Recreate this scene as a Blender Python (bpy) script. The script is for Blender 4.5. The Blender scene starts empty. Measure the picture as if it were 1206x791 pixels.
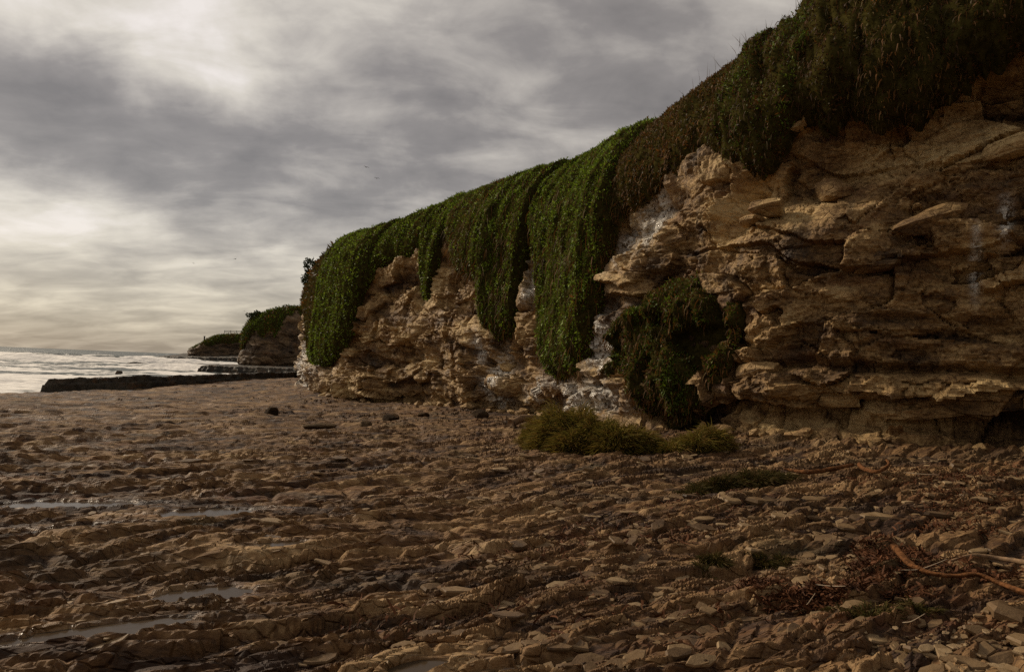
import bpy, math, random
import numpy as np
from mathutils import Vector, Matrix

# ------------------------------------------------------------------ camera, sky, sun, exposure
scene = bpy.context.scene
col = scene.collection
cam_d = bpy.data.cameras.new('camera'); cam = bpy.data.objects.new('camera', cam_d); col.objects.link(cam)
cam_d.sensor_width = 36.0; cam_d.lens = 24.0
cam_d.clip_start = 0.1; cam_d.clip_end = 60000
PITCH = math.atan(36.5 / 804.0); ROLL = math.atan(0.04)
EYE = (0.0, 0.0, 1.7)
cam.matrix_world = (Matrix.Translation(EYE) @ Matrix.Rotation(math.pi / 2 + PITCH, 4, 'X') @ Matrix.Rotation(ROLL, 4, 'Z'))
scene.camera = cam

SUN_AZ, SUN_EL = math.radians(-59), math.radians(33)       # azimuth from +Y towards +X
SUN = Vector((math.sin(SUN_AZ) * math.cos(SUN_EL), math.cos(SUN_AZ) * math.cos(SUN_EL), math.sin(SUN_EL)))
sun_d = bpy.data.lights.new('sun', 'SUN'); sun = bpy.data.objects.new('sun', sun_d); col.objects.link(sun)
sun_d.energy = 3.3; sun_d.angle = math.radians(10); sun_d.color = (1.0, 0.84, 0.63)
sun.rotation_euler = (-SUN).to_track_quat('-Z', 'Y').to_euler()

vs = scene.view_settings
vs.view_transform = 'Standard'; vs.look = 'None'; vs.exposure = 0.0; vs.gamma = 1.0; vs.use_curve_mapping = False
scene.display_settings.display_device = 'sRGB'
scene.cycles.use_denoising = False
scene.cycles.max_bounces = 6; scene.cycles.diffuse_bounces = 3; scene.cycles.glossy_bounces = 3


class N:
    """tiny node-tree builder"""
    def __init__(s, tree):
        s.t = tree; s.n = tree.nodes; s.l = tree.links
    def new(s, typ, **kw):
        nd = s.n.new(typ)
        for k, v in kw.items():
            if k.startswith('_'): setattr(nd, k[1:], v)
        return nd
    def put(s, sock, v):
        if hasattr(v, 'is_output') or isinstance(v, bpy.types.NodeSocket): s.l.new(v, sock)
        else:
            if isinstance(v, (tuple, list)) and len(v) == 3 and sock.type == 'RGBA': v = (*v, 1)
            sock.default_value = v
    def math(s, op, a, b=0.0, c=None, clamp=False):
        nd = s.new('ShaderNodeMath', _operation=op, _use_clamp=clamp)
        s.put(nd.inputs[0], a); s.put(nd.inputs[1], b)
        if c is not None: s.put(nd.inputs[2], c)
        return nd.outputs[0]
    def vmath(s, op, a, b=(0, 0, 0)):
        nd = s.new('ShaderNodeVectorMath', _operation=op)
        s.put(nd.inputs[0], a); s.put(nd.inputs[1], b)
        return nd.outputs['Value'] if op in ('DOT_PRODUCT', 'LENGTH') else nd.outputs[0]
    def mix(s, f, a, b, mode='MIX'):
        nd = s.new('ShaderNodeMix', _data_type='RGBA', _blend_type=mode)
        s.put(nd.inputs[0], f); s.put(nd.inputs[6], a); s.put(nd.inputs[7], b)
        return nd.outputs[2]
    def noise(s, vec, scale, detail=4, rough=.55, dist=0.0):
        nd = s.new('ShaderNodeTexNoise')
        s.put(nd.inputs['Vector'], vec); nd.inputs['Scale'].default_value = scale
        nd.inputs['Detail'].default_value = detail; nd.inputs['Roughness'].default_value = rough
        nd.inputs['Distortion'].default_value = dist
        return nd.outputs[0]
    def voro(s, vec, scale, feature='F1'):
        nd = s.new('ShaderNodeTexVoronoi', _feature=feature)
        s.put(nd.inputs['Vector'], vec); nd.inputs['Scale'].default_value = scale
        return nd
    def ramp(s, f, stops, interp='LINEAR'):
        nd = s.new('ShaderNodeValToRGB'); nd.color_ramp.interpolation = interp
        e = nd.color_ramp.elements
        while len(e) < len(stops): e.new(.5)
        for el, (p, c) in zip(e, stops):
            el.position = p
            el.color = (c, c, c, 1) if isinstance(c, (int, float)) else (*c, 1)
        s.put(nd.inputs[0], f)
        return nd.outputs[0]
    def mapr(s, v, a, b, c=0.0, d=1.0, smooth=True):
        nd = s.new('ShaderNodeMapRange', _interpolation_type='SMOOTHSTEP' if smooth else 'LINEAR')
        s.put(nd.inputs[0], v)
        for i, x in enumerate((a, b, c, d)): nd.inputs[i + 1].default_value = x
        return nd.outputs[0]
    def scale(s, vec, sc):
        nd = s.new('ShaderNodeMapping'); s.put(nd.inputs[0], vec); nd.inputs['Scale'].default_value = sc
        return nd.outputs[0]
    def attr(s, name):
        return s.new('ShaderNodeAttribute', _attribute_name=name)
    def bump(s, h, strength, dist, normal=None):
        nd = s.new('ShaderNodeBump'); nd.inputs['Strength'].default_value = strength
        nd.inputs['Distance'].default_value = dist; s.put(nd.inputs['Height'], h)
        if normal is not None: s.put(nd.inputs['Normal'], normal)
        return nd.outputs[0]


# --- overcast sky: a clear Nishita sky seen through broken cloud decks, brighter round the hidden sun
world = bpy.data.worlds.new('World'); scene.world = world; world.use_nodes = True
w = N(world.node_tree); w.n.clear()
d = w.vmath('NORMALIZE', w.new('ShaderNodeTexCoord').outputs['Generated'])
sep = w.new('ShaderNodeSeparateXYZ'); w.put(sep.inputs[0], d)
X, Y, Z = sep.outputs
zc = w.math('MAXIMUM', Z, 0.0)
inv = w.math('DIVIDE', 1.0, w.math('ADD', zc, 0.22))
comb = w.new('ShaderNodeCombineXYZ')
w.put(comb.inputs[0], w.math('MULTIPLY', X, inv)); w.put(comb.inputs[1], w.math('MULTIPLY', Y, inv)); comb.inputs[2].default_value = 3.7
deck = comb.outputs[0]
n1 = w.noise(w.scale(deck, (.9, 1.0, 1)), 1.5, 4, .5, .3)          # large banks
n2 = w.noise(w.scale(deck, (.8, 1.25, 1)), 4.2, 8, .55, .35)       # mottling, streaky far off
n3 = w.noise(d, 3.2, 7, .52, .35)
n4 = w.noise(w.scale(d, (1, 1, 1.5)), 6.5, 8, .52, .25)
sunang = w.vmath('DOT_PRODUCT', d, tuple(SUN))
glow = w.mapr(sunang, .60, .97)
# the deck's bands: clear slot low down, a thick bank above it, thinner cloud over that
el = w.math('ADD', zc, w.math('MULTIPLY', w.math('ADD', X, .5), w.mapr(zc, .05, .3, .0, .16)))
el = w.math('ADD', el, w.math('MULTIPLY', w.math('SUBTRACT', n3, .5), w.mapr(zc, .03, .35, .02, .24)))
bank = w.math('MULTIPLY', w.mapr(el, .15, .21), w.mapr(el, .30, .38, 1.0, 0.0))
band = w.ramp(el, [(0.0, .40), (.04, .44), (.08, .58), (.15, .68), (.20, .46), (.25, .25), (.32, .20), (.40, .40), (.6, .36), (1.0, .38)])
v = w.math('ADD', band, w.math('MULTIPLY', w.math('SUBTRACT', n1, .5), .50))
v = w.math('ADD', v, w.math('MULTIPLY', w.math('SUBTRACT', n2, .5), .95))
v = w.math('ADD', v, w.math('MULTIPLY', w.math('SUBTRACT', n4, .5), w.mapr(zc, .04, .2, .1, .95)))
v = w.math('ADD', v, w.math('MULTIPLY', w.math('MULTIPLY', w.math('MULTIPLY', glow, w.mapr(zc, .06, .34, .30, 1.0)), w.math('SUBTRACT', 1.0, w.math('MULTIPLY', bank, .9))), .54), clamp=True)
cloud = w.ramp(v, [(0.0, (.185, .164, .148)), (.30, (.28, .25, .226)), (.55, (.47, .425, .375)), (.8, (.72, .66, .57)), (1.0, (.90, .83, .77))])
cloud = w.mix(w.mapr(zc, .22, .02), cloud, w.vmath('MULTIPLY', cloud, (1.02, .975, .88)))
sky = w.new('ShaderNodeTexSky', _sky_type='NISHITA', _sun_disc=False)
sky.sun_elevation = SUN_EL; sky.sun_rotation = SUN_AZ
cl10 = w.vmath('SCALE', cloud); cl10.node.inputs[3].default_value = 10.0
skyc = w.mix(.10, cl10, sky.outputs[0])
bg = w.new('ShaderNodeBackground'); w.put(bg.inputs[0], skyc); bg.inputs[1].default_value = 0.1
out = w.new('ShaderNodeOutputWorld'); w.l.new(bg.outputs[0], out.inputs[0])

# ------------------------------------------------------------------ noise in numpy
rng = np.random.default_rng(7)
random.seed(7)
def hsh(ix, iy, seed):
    h = (ix.astype(np.int64) * 374761393 + iy.astype(np.int64) * 668265263 + seed * 1442695041) & 0xffffffff
    h = ((h ^ (h >> 13)) * 1274126177) & 0xffffffff
    h = ((h ^ (h >> 16)) * 2246822519) & 0xffffffff
    return ((h ^ (h >> 13)) & 0xffffff) / float(0x1000000)
def perlin(x, y, seed=0):
    ix = np.floor(x); iy = np.floor(y); fx = x - ix; fy = y - iy
    u = fx * fx * fx * (fx * (fx * 6 - 15) + 10); v = fy * fy * fy * (fy * (fy * 6 - 15) + 10)
    def g(ox, oy):
        a = hsh(ix + ox, iy + oy, seed) * 2 * math.pi
        return np.cos(a) * (fx - ox) + np.sin(a) * (fy - oy)
    a = g(0, 0); b = g(1, 0); c = g(0, 1); e = g(1, 1)
    return 1.4 * ((a * (1 - u) + b * u) * (1 - v) + (c * (1 - u) + e * u) * v)
def fbm(x, y, octs=4, seed=0, gain=.5, lac=2.03):
    s = 0; a = 1.0
    for i in range(octs):
        s = s + a * perlin(x, y, seed + 17 * i); x = x * lac + 5.3; y = y * lac - 3.1; a *= gain
    return s
def voro(x, y, seed=0, jit=.9):
    """f1, f2, per-cell randoms r1 r2 r3, offset from the cell's centre"""
    ix = np.floor(x); iy = np.floor(y)
    f1 = np.full(x.shape, 9.0); f2 = f1.copy()
    dx = np.zeros_like(f1); dy = np.zeros_like(f1); cxx = np.zeros_like(f1); cyy = np.zeros_like(f1)
    for ox in (-1, 0, 1):
        for oy in (-1, 0, 1):
            jx = ix + ox; jy = iy + oy
            px = jx + .5 + jit * (hsh(jx, jy, seed) - .5); py = jy + .5 + jit * (hsh(jx, jy, seed + 91) - .5)
            ex = x - px; ey = y - py; q = ex * ex + ey * ey
            m = q < f1
            f2 = np.where(m, f1, np.minimum(f2, q))
            f1 = np.where(m, q, f1); dx = np.where(m, ex, dx); dy = np.where(m, ey, dy)
            cxx = np.where(m, jx, cxx); cyy = np.where(m, jy, cyy)
    return np.sqrt(f1), np.sqrt(f2), hsh(cxx, cyy, seed + 7), hsh(cxx, cyy, seed + 8), hsh(cxx, cyy, seed + 9), dx, dy
def sstep(x, a, b):
    t = np.clip((x - a) / (b - a), 0, 1); return t * t * (3 - 2 * t)

# ------------------------------------------------------------------ mesh helpers
def tag(o, label=None, cat=None, group=None, kind=None):
    if label: o['label'] = label
    if cat: o['category'] = cat
    if group: o['group'] = group
    if kind: o['kind'] = kind
    return o
def make_mesh(name, V, F, attrs=None, colors=None, smooth=True):
    V = np.asarray(V, np.float32); F = np.asarray(F, np.int32)
    me = bpy.data.meshes.new(name); k = F.shape[1]
    me.vertices.add(len(V)); me.vertices.foreach_set('co', V.ravel())
    me.loops.add(F.size); me.loops.foreach_set('vertex_index', F.ravel())
    me.polygons.add(len(F)); me.polygons.foreach_set('loop_start', np.arange(0, F.size, k, dtype=np.int32))
    me.polygons.foreach_set('loop_total', np.full(len(F), k, np.int32))
    me.update(calc_edges=True)
    me.polygons.foreach_set('use_smooth', np.full(len(F), smooth, bool))
    for n_, a in (attrs or {}).items():
        at = me.attributes.new(n_, 'FLOAT', 'POINT'); at.data.foreach_set('value', np.asarray(a, np.float32).ravel())
    for n_, a in (colors or {}).items():
        at = me.attributes.new(n_, 'FLOAT_COLOR', 'POINT')
        c = np.ones((len(V), 4), np.float32); c[:, :3] = a; at.data.foreach_set('color', c.ravel())
    me.validate()
    return me
def link(name, me, mat=None, parent=None):
    o = bpy.data.objects.new(name, me); col.objects.link(o)
    if mat is not None and me is not None and not me.materials: me.materials.append(mat)
    if parent is not None: o.parent = parent
    return o
def empty(name, loc):
    o = bpy.data.objects.new(name, None); o.location = loc; col.objects.link(o); o.empty_display_size = .2
    return o
def child(name, me, mat, parent):
    """part whose vertices are in world space: undo the parent's offset"""
    o = link(name, me, mat, parent); o.matrix_parent_inverse = Matrix.Translation(parent.location).inverted()
    return o
def grid_faces(nu, nv):
    i = np.arange(nu - 1)[:, None] * nv + np.arange(nv - 1)[None, :]
    return np.stack([i, i + nv, i + nv + 1, i + 1], -1).reshape(-1, 4)

# ------------------------------------------------------------------ materials
def mat_new(name):
    m = bpy.data.materials.new(name); m.use_nodes = True
    t = N(m.node_tree); b = t.n['Principled BSDF']
    return m, t, b
def pos(t): return t.new('ShaderNodeNewGeometry').outputs['Position']

def rock_material(name, tones, wetattr=True, grain=1.0, rough=.75, spec=.35):
    m, t, b = mat_new(name); P = pos(t)
    big = t.noise(t.scale(P, (.35, .35, .9)), 1.0, 5, .6, .4)
    mid = t.noise(t.scale(P, (1.2, 1.2, 3.4)), 1.3, 8, .62, .3)
    fine = t.noise(P, 14 * grain, 6, .7)
    f = t.math('ADD', t.math('MULTIPLY', big, .72), t.math('MULTIPLY', mid, .42))
    tint = t.attr('tint').outputs['Fac']
    f = t.math('ADD', f, t.math('MULTIPLY', tint, .22))
    f = t.math('ADD', f, t.math('MULTIPLY', t.math('SUBTRACT', fine, .5), .38))
    c = t.ramp(f, [(.40, tones[0]), (.51, tones[1]), (.61, tones[2]), (.73, tones[3])])
    rust = t.mapr(t.noise(t.scale(P, (.8, .8, 1.6)), .9, 6, .6, .6), .52, .70)
    c = t.mix(t.math('MULTIPLY', rust, .55), c, (.135, .062, .022))
    stain = t.mapr(t.noise(t.scale(P, (1.6, 1.6, .32)), 1.0, 5, .6), .56, .72)
    c = t.mix(t.math('MULTIPLY', stain, .6), c, (.045, .032, .022))
    if wetattr:
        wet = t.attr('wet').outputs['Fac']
        mineral_glint = t.math('MULTIPLY', wet, t.mapr(t.noise(t.scale(P, (1, 1, .6)), 9.0, 5, .7), .41, .50))
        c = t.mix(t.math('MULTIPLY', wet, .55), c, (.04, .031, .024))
        c = t.mix(t.math('MULTIPLY', mineral_glint, .9), c, (.66, .62, .55))  # pale mineral speckle; bright glints of the wet rock painted into the colour too
        r = t.math('SUBTRACT', rough, t.math('MULTIPLY', wet, rough - .18))
        damp = t.mapr(t.noise(P, 1.1, 4, .6), .45, .7)
        r = t.math('SUBTRACT', r, t.math('MULTIPLY', damp, .16))
        t.put(b.inputs['Roughness'], r)
    else: b.inputs['Roughness'].default_value = rough
    t.put(b.inputs['Base Color'], c)
    cr = t.voro(t.scale(P, (1.5, 1.5, 3.0)), 2.2, 'DISTANCE_TO_EDGE').outputs[0]
    h = t.math('ADD', t.math('MULTIPLY', mid, 1.0), t.math('MULTIPLY', fine, .35))
    h = t.math('ADD', h, t.math('MULTIPLY', t.mapr(cr, 0, .06), .18))
    t.put(b.inputs['Normal'], t.bump(h, 1.0, .09))
    b.inputs['Specular IOR Level'].default_value = spec
    return m

M = {}
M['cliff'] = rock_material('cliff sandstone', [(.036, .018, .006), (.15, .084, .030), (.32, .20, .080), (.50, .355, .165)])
M['far_cliff'] = rock_material('far cliff sandstone', [(.03, .019, .010), (.07, .043, .022), (.12, .076, .038), (.19, .125, .066)])
M['dark_rock'] = rock_material('dark wet reef rock', [(.012, .010, .008), (.026, .021, .015), (.042, .034, .022), (.07, .055, .036)], rough=.7)

def ground_material():
    m, t, b = mat_new('platform mudstone'); P = pos(t)
    rot = t.new('ShaderNodeMapping'); t.put(rot.inputs[0], P)
    rot.inputs['Rotation'].default_value = (0, 0, math.radians(-33)); rot.inputs['Scale'].default_value = (.45, 1.6, 1.6)
    Q = rot.outputs[0]
    big = t.noise(P, .22, 5, .6, .3); mid = t.noise(Q, 1.6, 8, .62, .4); fine = t.noise(Q, 16, 6, .7)
    tint = t.attr('tint').outputs['Fac']
    f = t.math('ADD', t.math('MULTIPLY', big, .45), t.math('MULTIPLY', mid, .5))
    f = t.math('ADD', f, t.math('MULTIPLY', tint, .42))
    f = t.math('ADD', f, t.math('MULTIPLY', t.math('SUBTRACT', fine, .5), .4))
    c = t.ramp(f, [(.35, (.036, .016, .006)), (.47, (.115, .058, .021)), (.58, (.215, .122, .050)), (.74, (.38, .25, .12))])
    red = t.mapr(t.noise(Q, 1.1, 6, .65, .5), .55, .72)
    c = t.mix(t.math('MULTIPLY', red, .6), c, (.15, .056, .021))
    alg = t.mapr(t.noise(P, .55, 5, .6, .3), .56, .74)
    c = t.mix(t.math('MULTIPLY', alg, .45), c, (.075, .068, .028))
    dk = t.mapr(t.noise(Q, .42, 7, .65, .25), .53, .66)
    c = t.mix(t.math('MULTIPLY', dk, .62), c, (.042, .026, .013))
    t.put(b.inputs['Base Color'], c)
    wetn = t.mapr(t.noise(P, .8, 6, .65), .46, .66)
    wet = t.math('MAXIMUM', t.attr('wet').outputs['Fac'], t.math('MULTIPLY', wetn, .55))
    t.put(b.inputs['Roughness'], t.math('SUBTRACT', .82, t.math('MULTIPLY', wet, .42)))
    b.inputs['Specular IOR Level'].default_value = .28
    h = t.math('ADD', mid, t.math('MULTIPLY', fine, .4))
    cr = t.voro(t.scale(Q, (2.6, 4.0, 2.0)), 2.4, 'DISTANCE_TO_EDGE').outputs[0]
    h = t.math('ADD', h, t.math('MULTIPLY', t.mapr(cr, 0, .10), .35))
    t.put(b.inputs['Normal'], t.bump(h, 1.0, .05))
    return m
M['ground'] = ground_material()

def colour_material(name, rough=.6, spec=.3, trans=.3):
    m, t, b = mat_new(name)
    c = t.attr('col').outputs['Color']
    n = t.noise(pos(t), 3.0, 3, .6)
    c = t.mix(t.math('MULTIPLY', n, .45), c, t.vmath('MULTIPLY', c, (.45, .45, .4)))
    t.put(b.inputs['Base Color'], c)
    b.inputs['Roughness'].default_value = rough; b.inputs['Specular IOR Level'].default_value = spec
    tr = t.new('ShaderNodeBsdfTranslucent'); t.put(tr.inputs[0], c)
    mx = t.new('ShaderNodeMixShader'); mx.inputs[0].default_value = trans
    t.l.new(b.outputs[0], mx.inputs[1]); t.l.new(tr.outputs[0], mx.inputs[2]); t.l.new(mx.outputs[0], t.n['Material Output'].inputs[0])
    return m
M['leaf'] = colour_material('succulent leaves', .55, .14)
M['strand'] = colour_material('dry strands', .75, .2)
M['grass'] = colour_material('grass blades', .7, .08)

def plain(name, c, rough=.7, var=.35, scale=9, spec=.3, stretch=(1, 1, 1), bump=.02):
    m, t, b = mat_new(name); P = t.new('ShaderNodeTexCoord').outputs['Object']
    n = t.noise(t.scale(P, stretch), scale, 6, .65, .2)
    t.put(b.inputs['Base Color'], t.mix(t.mapr(n, .3, .7), tuple(x * (1 - var) for x in c), tuple(min(1, x * (1 + var)) for x in c)))
    b.inputs['Roughness'].default_value = rough; b.inputs['Specular IOR Level'].default_value = spec
    if bump: t.put(b.inputs['Normal'], t.bump(n, .6, bump))
    return m
M['stem'] = plain('woody stems', (.05, .032, .018), .85)
M['mat'] = plain('matted stems and litter', (.034, .028, .008), 1.0, .5, 6, 0.0)
M['drift'] = plain('weathered driftwood', (.12, .05, .018), .85, .6, 26, .1, (1, 1, 1), .03)
M['drift2'] = plain('pale driftwood', (.19, .115, .06), .75, .4, 14, .3, (1, 1, 1), .012)
M['kelp'] = plain('dried seaweed', (.075, .028, .010), .75, .55, 7, .15)
M['twig'] = plain('bleached twig', (.33, .25, .17), .8, .3)
M['feather'] = plain('gull plumage', (.05, .048, .046), .8, .2)
M['rail'] = plain('weathered rail timber', (.05, .04, .03), .85)
M['boulder'] = rock_material('dark boulder stone', [(.018, .011, .006), (.04, .025, .013), (.07, .045, .022), (.12, .08, .042)], wetattr=False, rough=.95, spec=.08)
M['slab'] = None
def slab_material():
    m, t, b = mat_new('loose mudstone slab'); oi = t.new('ShaderNodeObjectInfo'); P = pos(t)
    r = t.math('ADD', oi.outputs['Random'], t.attr('tint').outputs['Fac'])
    n = t.noise(P, 6, 7, .65, .3); fine = t.noise(P, 40, 5, .7)
    f = t.math('ADD', t.math('MULTIPLY', n, .8), t.math('MULTIPLY', r, .5))
    f = t.math('SUBTRACT', f, .06)
    c = t.ramp(f, [(.25, (.045, .023, .008)), (.5, (.12, .068, .027)), (.72, (.20, .125, .055)), (1.0, (.32, .22, .115))])
    t.put(b.inputs['Base Color'], t.mix(t.math('MULTIPLY', fine, .35), c, (.06, .04, .025)))
    t.put(b.inputs['Roughness'], t.mapr(n, .3, .7, .5, .8))
    t.put(b.inputs['Normal'], t.bump(t.math('ADD', n, t.math('MULTIPLY', fine, .3)), .7, .02))
    b.inputs['Specular IOR Level'].default_value = .35
    return m
M['slab'] = slab_material()

def sea_material():
    m, t, b = mat_new('sea water'); P = pos(t)
    foam = t.attr('foam').outputs['Fac']
    fn = t.noise(t.scale(P, (.5, 1.0, 1)), 1.3, 8, .7, .5)
    ff = t.mapr(t.math('ADD', foam, t.math('MULTIPLY', t.math('SUBTRACT', fn, .5), .9)), .30, .56)
    t.put(b.inputs['Base Color'], t.mix(ff, (.035, .045, .040), (.74, .71, .67)))
    t.put(b.inputs['Roughness'], t.math('ADD', .42, t.math('MULTIPLY', ff, .5)))
    n = t.noise(t.scale(P, (.6, 1.2, 1)), 1.8, 6, .6)
    n_far = t.noise(t.scale(P, (.45, 1.0, 1)), .10, 5, .6, .3)
    t.put(b.inputs['Normal'], t.bump(n_far, .9, 4.0, t.bump(n, .3, .12)))
    b.inputs['IOR'].default_value = 1.33
    return m
M['sea'] = sea_material()
def pool_material():
    m, t, b = mat_new('still pool water'); P = pos(t)
    b.inputs['Base Color'].default_value = (.05, .034, .02, 1); b.inputs['Roughness'].default_value = .16
    b.inputs['IOR'].default_value = 1.33; b.inputs['Specular IOR Level'].default_value = .3
    t.put(b.inputs['Normal'], t.bump(t.noise(P, 6, 4, .6), .15, .01))
    return m
M['pool'] = pool_material()

# ------------------------------------------------------------------ the cliff line
# foot x, foot y, foot z, setback of the rounded lip, inland bearing (degrees from +X), height of the rim
CLIFF = np.array([(24,-14,.6,4.5,20,10.5),(19,-4,.6,4.5,30,10.5),(14.5,3,.55,4.5,42,10.5),(11,8.2,.5,4.3,50,10.7),(8.6,11.4,.45,4.2,52,11.4),
    (6.4,12.85,.43,4.2,52,11.1),(4.95,14.3,.4,4.0,50,10.05),(4.45,15.3,.36,3.6,48,10.1),(3.85,16.2,.33,3.2,45,9.75),(3.1,17.4,.27,3.0,42,9.2),
    (2.4,18.9,.2,2.8,38,8.85),(1.2,23.3,.05,2.6,34,9.15),(0,25.3,-.05,2.4,34,9.2),(-1.7,27.1,-.15,2.3,34,9.35),(-4.7,31.3,-.35,2.2,33,9.4),
    (-8.6,34.8,-.5,2.0,30,8.4),(-11.7,41.1,-.5,1.8,22,8.95),(-20.4,66.2,-.35,2.0,8,10.2),(-19.5,73,-.3,2.5,-20,10),(-8,86,-.3,2.5,-45,10),(6,96,-.3,2.5,-45,10)], float)
VF, VL = .58, .88
class Coast:
    def __init__(s, nodes, plat=30.0):
        P = np.asarray(nodes, float); out = []
        Q = np.vstack([2 * P[0] - P[1], P, 2 * P[-1] - P[-2]])
        for i in range(len(P) - 1):
            p0, p1, p2, p3 = Q[i:i + 4]
            t = np.linspace(0, 1, 40, endpoint=False)[:, None]
            m1 = (p2 - p0) * .42; m2 = (p3 - p1) * .42; L = np.linalg.norm((p2 - p1)[:2])
            for m_ in (m1, m2):
                l = np.linalg.norm(m_[:2])
                if l > L: m_ *= L / l
            out.append((2*t**3-3*t**2+1)*p1 + (t**3-2*t**2+t)*m1 + (-2*t**3+3*t**2)*p2 + (t**3-t**2)*m2)
        out.append(P[-1:]); s.C = np.vstack(out); s.plat = plat
        s.s = np.r_[0, np.cumsum(np.linalg.norm(np.diff(s.C[:, :2], axis=0), axis=1))]
    def at(s, sv, v):
        """smooth surface point: sv metres along the foot, v from foot (0) over the lip (.88) to the plateau (1)"""
        x, y, z0, b, ang, H = [np.interp(sv, s.s, s.C[:, i]) for i in range(6)]
        dx = np.cos(np.radians(ang)); dy = np.sin(np.radians(ang)); h = H - z0; zf = z0 + .6 * h
        t = np.clip(v / VF, 0, 1); z = z0 - .6 + (zf - z0 + .6) * t
        o = .09 * np.maximum(z - z0, 0) + .5 * np.exp(-((z - z0 - .35) / .45) ** 2) - .15
        th = np.clip((v - VF) / (VL - VF), 0, 1) * math.pi / 2
        z = z + h * .4 * np.sin(th); o = o + b * (1 - np.cos(th))
        p = np.clip((v - VL) / (1 - VL), 0, 1)
        o = o + s.plat * p ** 1.6; z = z + .03 * s.plat * p ** 1.6
        return np.stack([x + dx * o, y + dy * o, z], -1)
    def frame(s, sv, v):
        e = .01
        P = s.at(sv, v); ds = s.at(sv + .05, v) - s.at(sv - .05, v); dv = s.at(sv, np.minimum(v + e, 1)) - s.at(sv, np.maximum(v - e, 0))
        n = np.cross(dv, ds); n /= np.linalg.norm(n, axis=-1, keepdims=True) + 1e-9
        return P, n
main = Coast(CLIFF)
# lower edge of the hanging plants: metres along the foot, v
VLOW = np.array([(0,.62),(29.3,.61),(29.83,.604),(30.28,.595),(30.77,.58),(31.17,.567),(31.26,.554),(31.44,.538),(31.75,.556),(31.98,.545),(32.2,.554),(32.42,.584),(32.65,.584),(32.87,.571),(33.1,.58),(33.32,.602),(33.72,.593),(33.9,.578),(34.12,.554),(34.48,.569),(35.51,.595),(35.9,.612),(37.5,.621),(38.3,.605),(38.9,.614),(39.45,.589),(39.54,.532),(39.72,.441),(39.96,.364),(40.2,.278),(40.6,.231),(41.2,.2),(42.4,.182),(43.1,.18),(43.7,.2),(44,.257),(44.5,.372),(45,.51),(45.3,.557),(45.8,.61),(46.36,.668),(46.42,.354),(46.9,.325),(47.6,.318),(48.3,.354),(48.9,.467),(49.25,.58),(49.4,.58),(49.6,.542),(50.4,.566),(51.2,.59),(51.8,.635),(52.74,.682),(52.88,.466),(53.7,.488),(53.96,.554),(54.3,.63),(54.5,.657),(55.2,.638),(56,.642),(56.6,.655),(57.4,.646),(58.1,.604),(58.37,.574),(58.64,.466),(58.9,.38),(59.7,.328),(60.7,.275),(62,.242),(64,.22),(66.5,.205),(67.5,.21),(70,.27),(74,.36),(80,.5),(88,.6),(95,.64),(135,.64)])
def vlow_main(sv): return np.interp(sv, VLOW[:, 0], VLOW[:, 1])

def foot_dist(x, y):
    """distance to the foot of the main cliff, and arc position of the nearest point"""
    best = np.full(x.shape, 1e9); sb = np.zeros_like(best); C = main.C[::8]; S = main.s[::8]
    for i in range(len(C) - 1):
        a = C[i, :2]; b_ = C[i + 1, :2]; ab = b_ - a; L2 = ab @ ab
        t = np.clip(((x - a[0]) * ab[0] + (y - a[1]) * ab[1]) / L2, 0, 1)
        q = np.hypot(x - a[0] - t * ab[0], y - a[1] - t * ab[1]); m = q < best
        best = np.where(m, q, best); sb = np.where(m, S[i] + t * math.sqrt(L2), sb)
    return best, sb

# ------------------------------------------------------------------ the shore platform
SEA = -1.1
POOLS = [(-2.03, 4.73, .36, .13, 22), (-2.2, 3.86, .42, .11, 28), (-3.0, 7.05, .6, .15, 18), (-3.7, 6.4, .5, .13, 20), (-4.6, 7.3, .7, .18, 14), (-1.96, 5.85, .30, .10, 24), (-.42, 3.5, .17, .06, 30)]
CA, SA = math.cos(math.radians(33)), math.sin(math.radians(33))
def base_z(x, y):
    z = .471 + .0242 * x - .02 * np.minimum(y, 45) - .27 * np.exp(-(x * x + y * y) / 90.0) + .55 * sstep(y, 44, 66) + .22 * sstep(x, -29, -24) * sstep(y, 30, 40)
    sd = (x + 28.9) * -.941 + (y - 42.8) * .339; al = (x + 28.9) * .339 + (y - 42.8) * .941      # sea beyond the raised ledge
    z = z - 3.0 * sstep(sd, .6, 2.6) * sstep(al, -4, 0) - 3.0 * sstep(y, 72, 78)
    return np.where(y < 0, np.minimum(z, .5), z)
def pool_e(x, y, P_):
    (px, py, a, b_, ang) = P_; c, s_ = math.cos(math.radians(ang)), math.sin(math.radians(ang))
    k = 1 + .35 * fbm(x * 2.2 + px, y * 4.0, 3, 37)
    return np.sqrt((((x - px) * c + (y - py) * s_) / a) ** 2 + ((-(x - px) * s_ + (y - py) * c) / b_) ** 2) * k
LEVEL = {}
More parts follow.
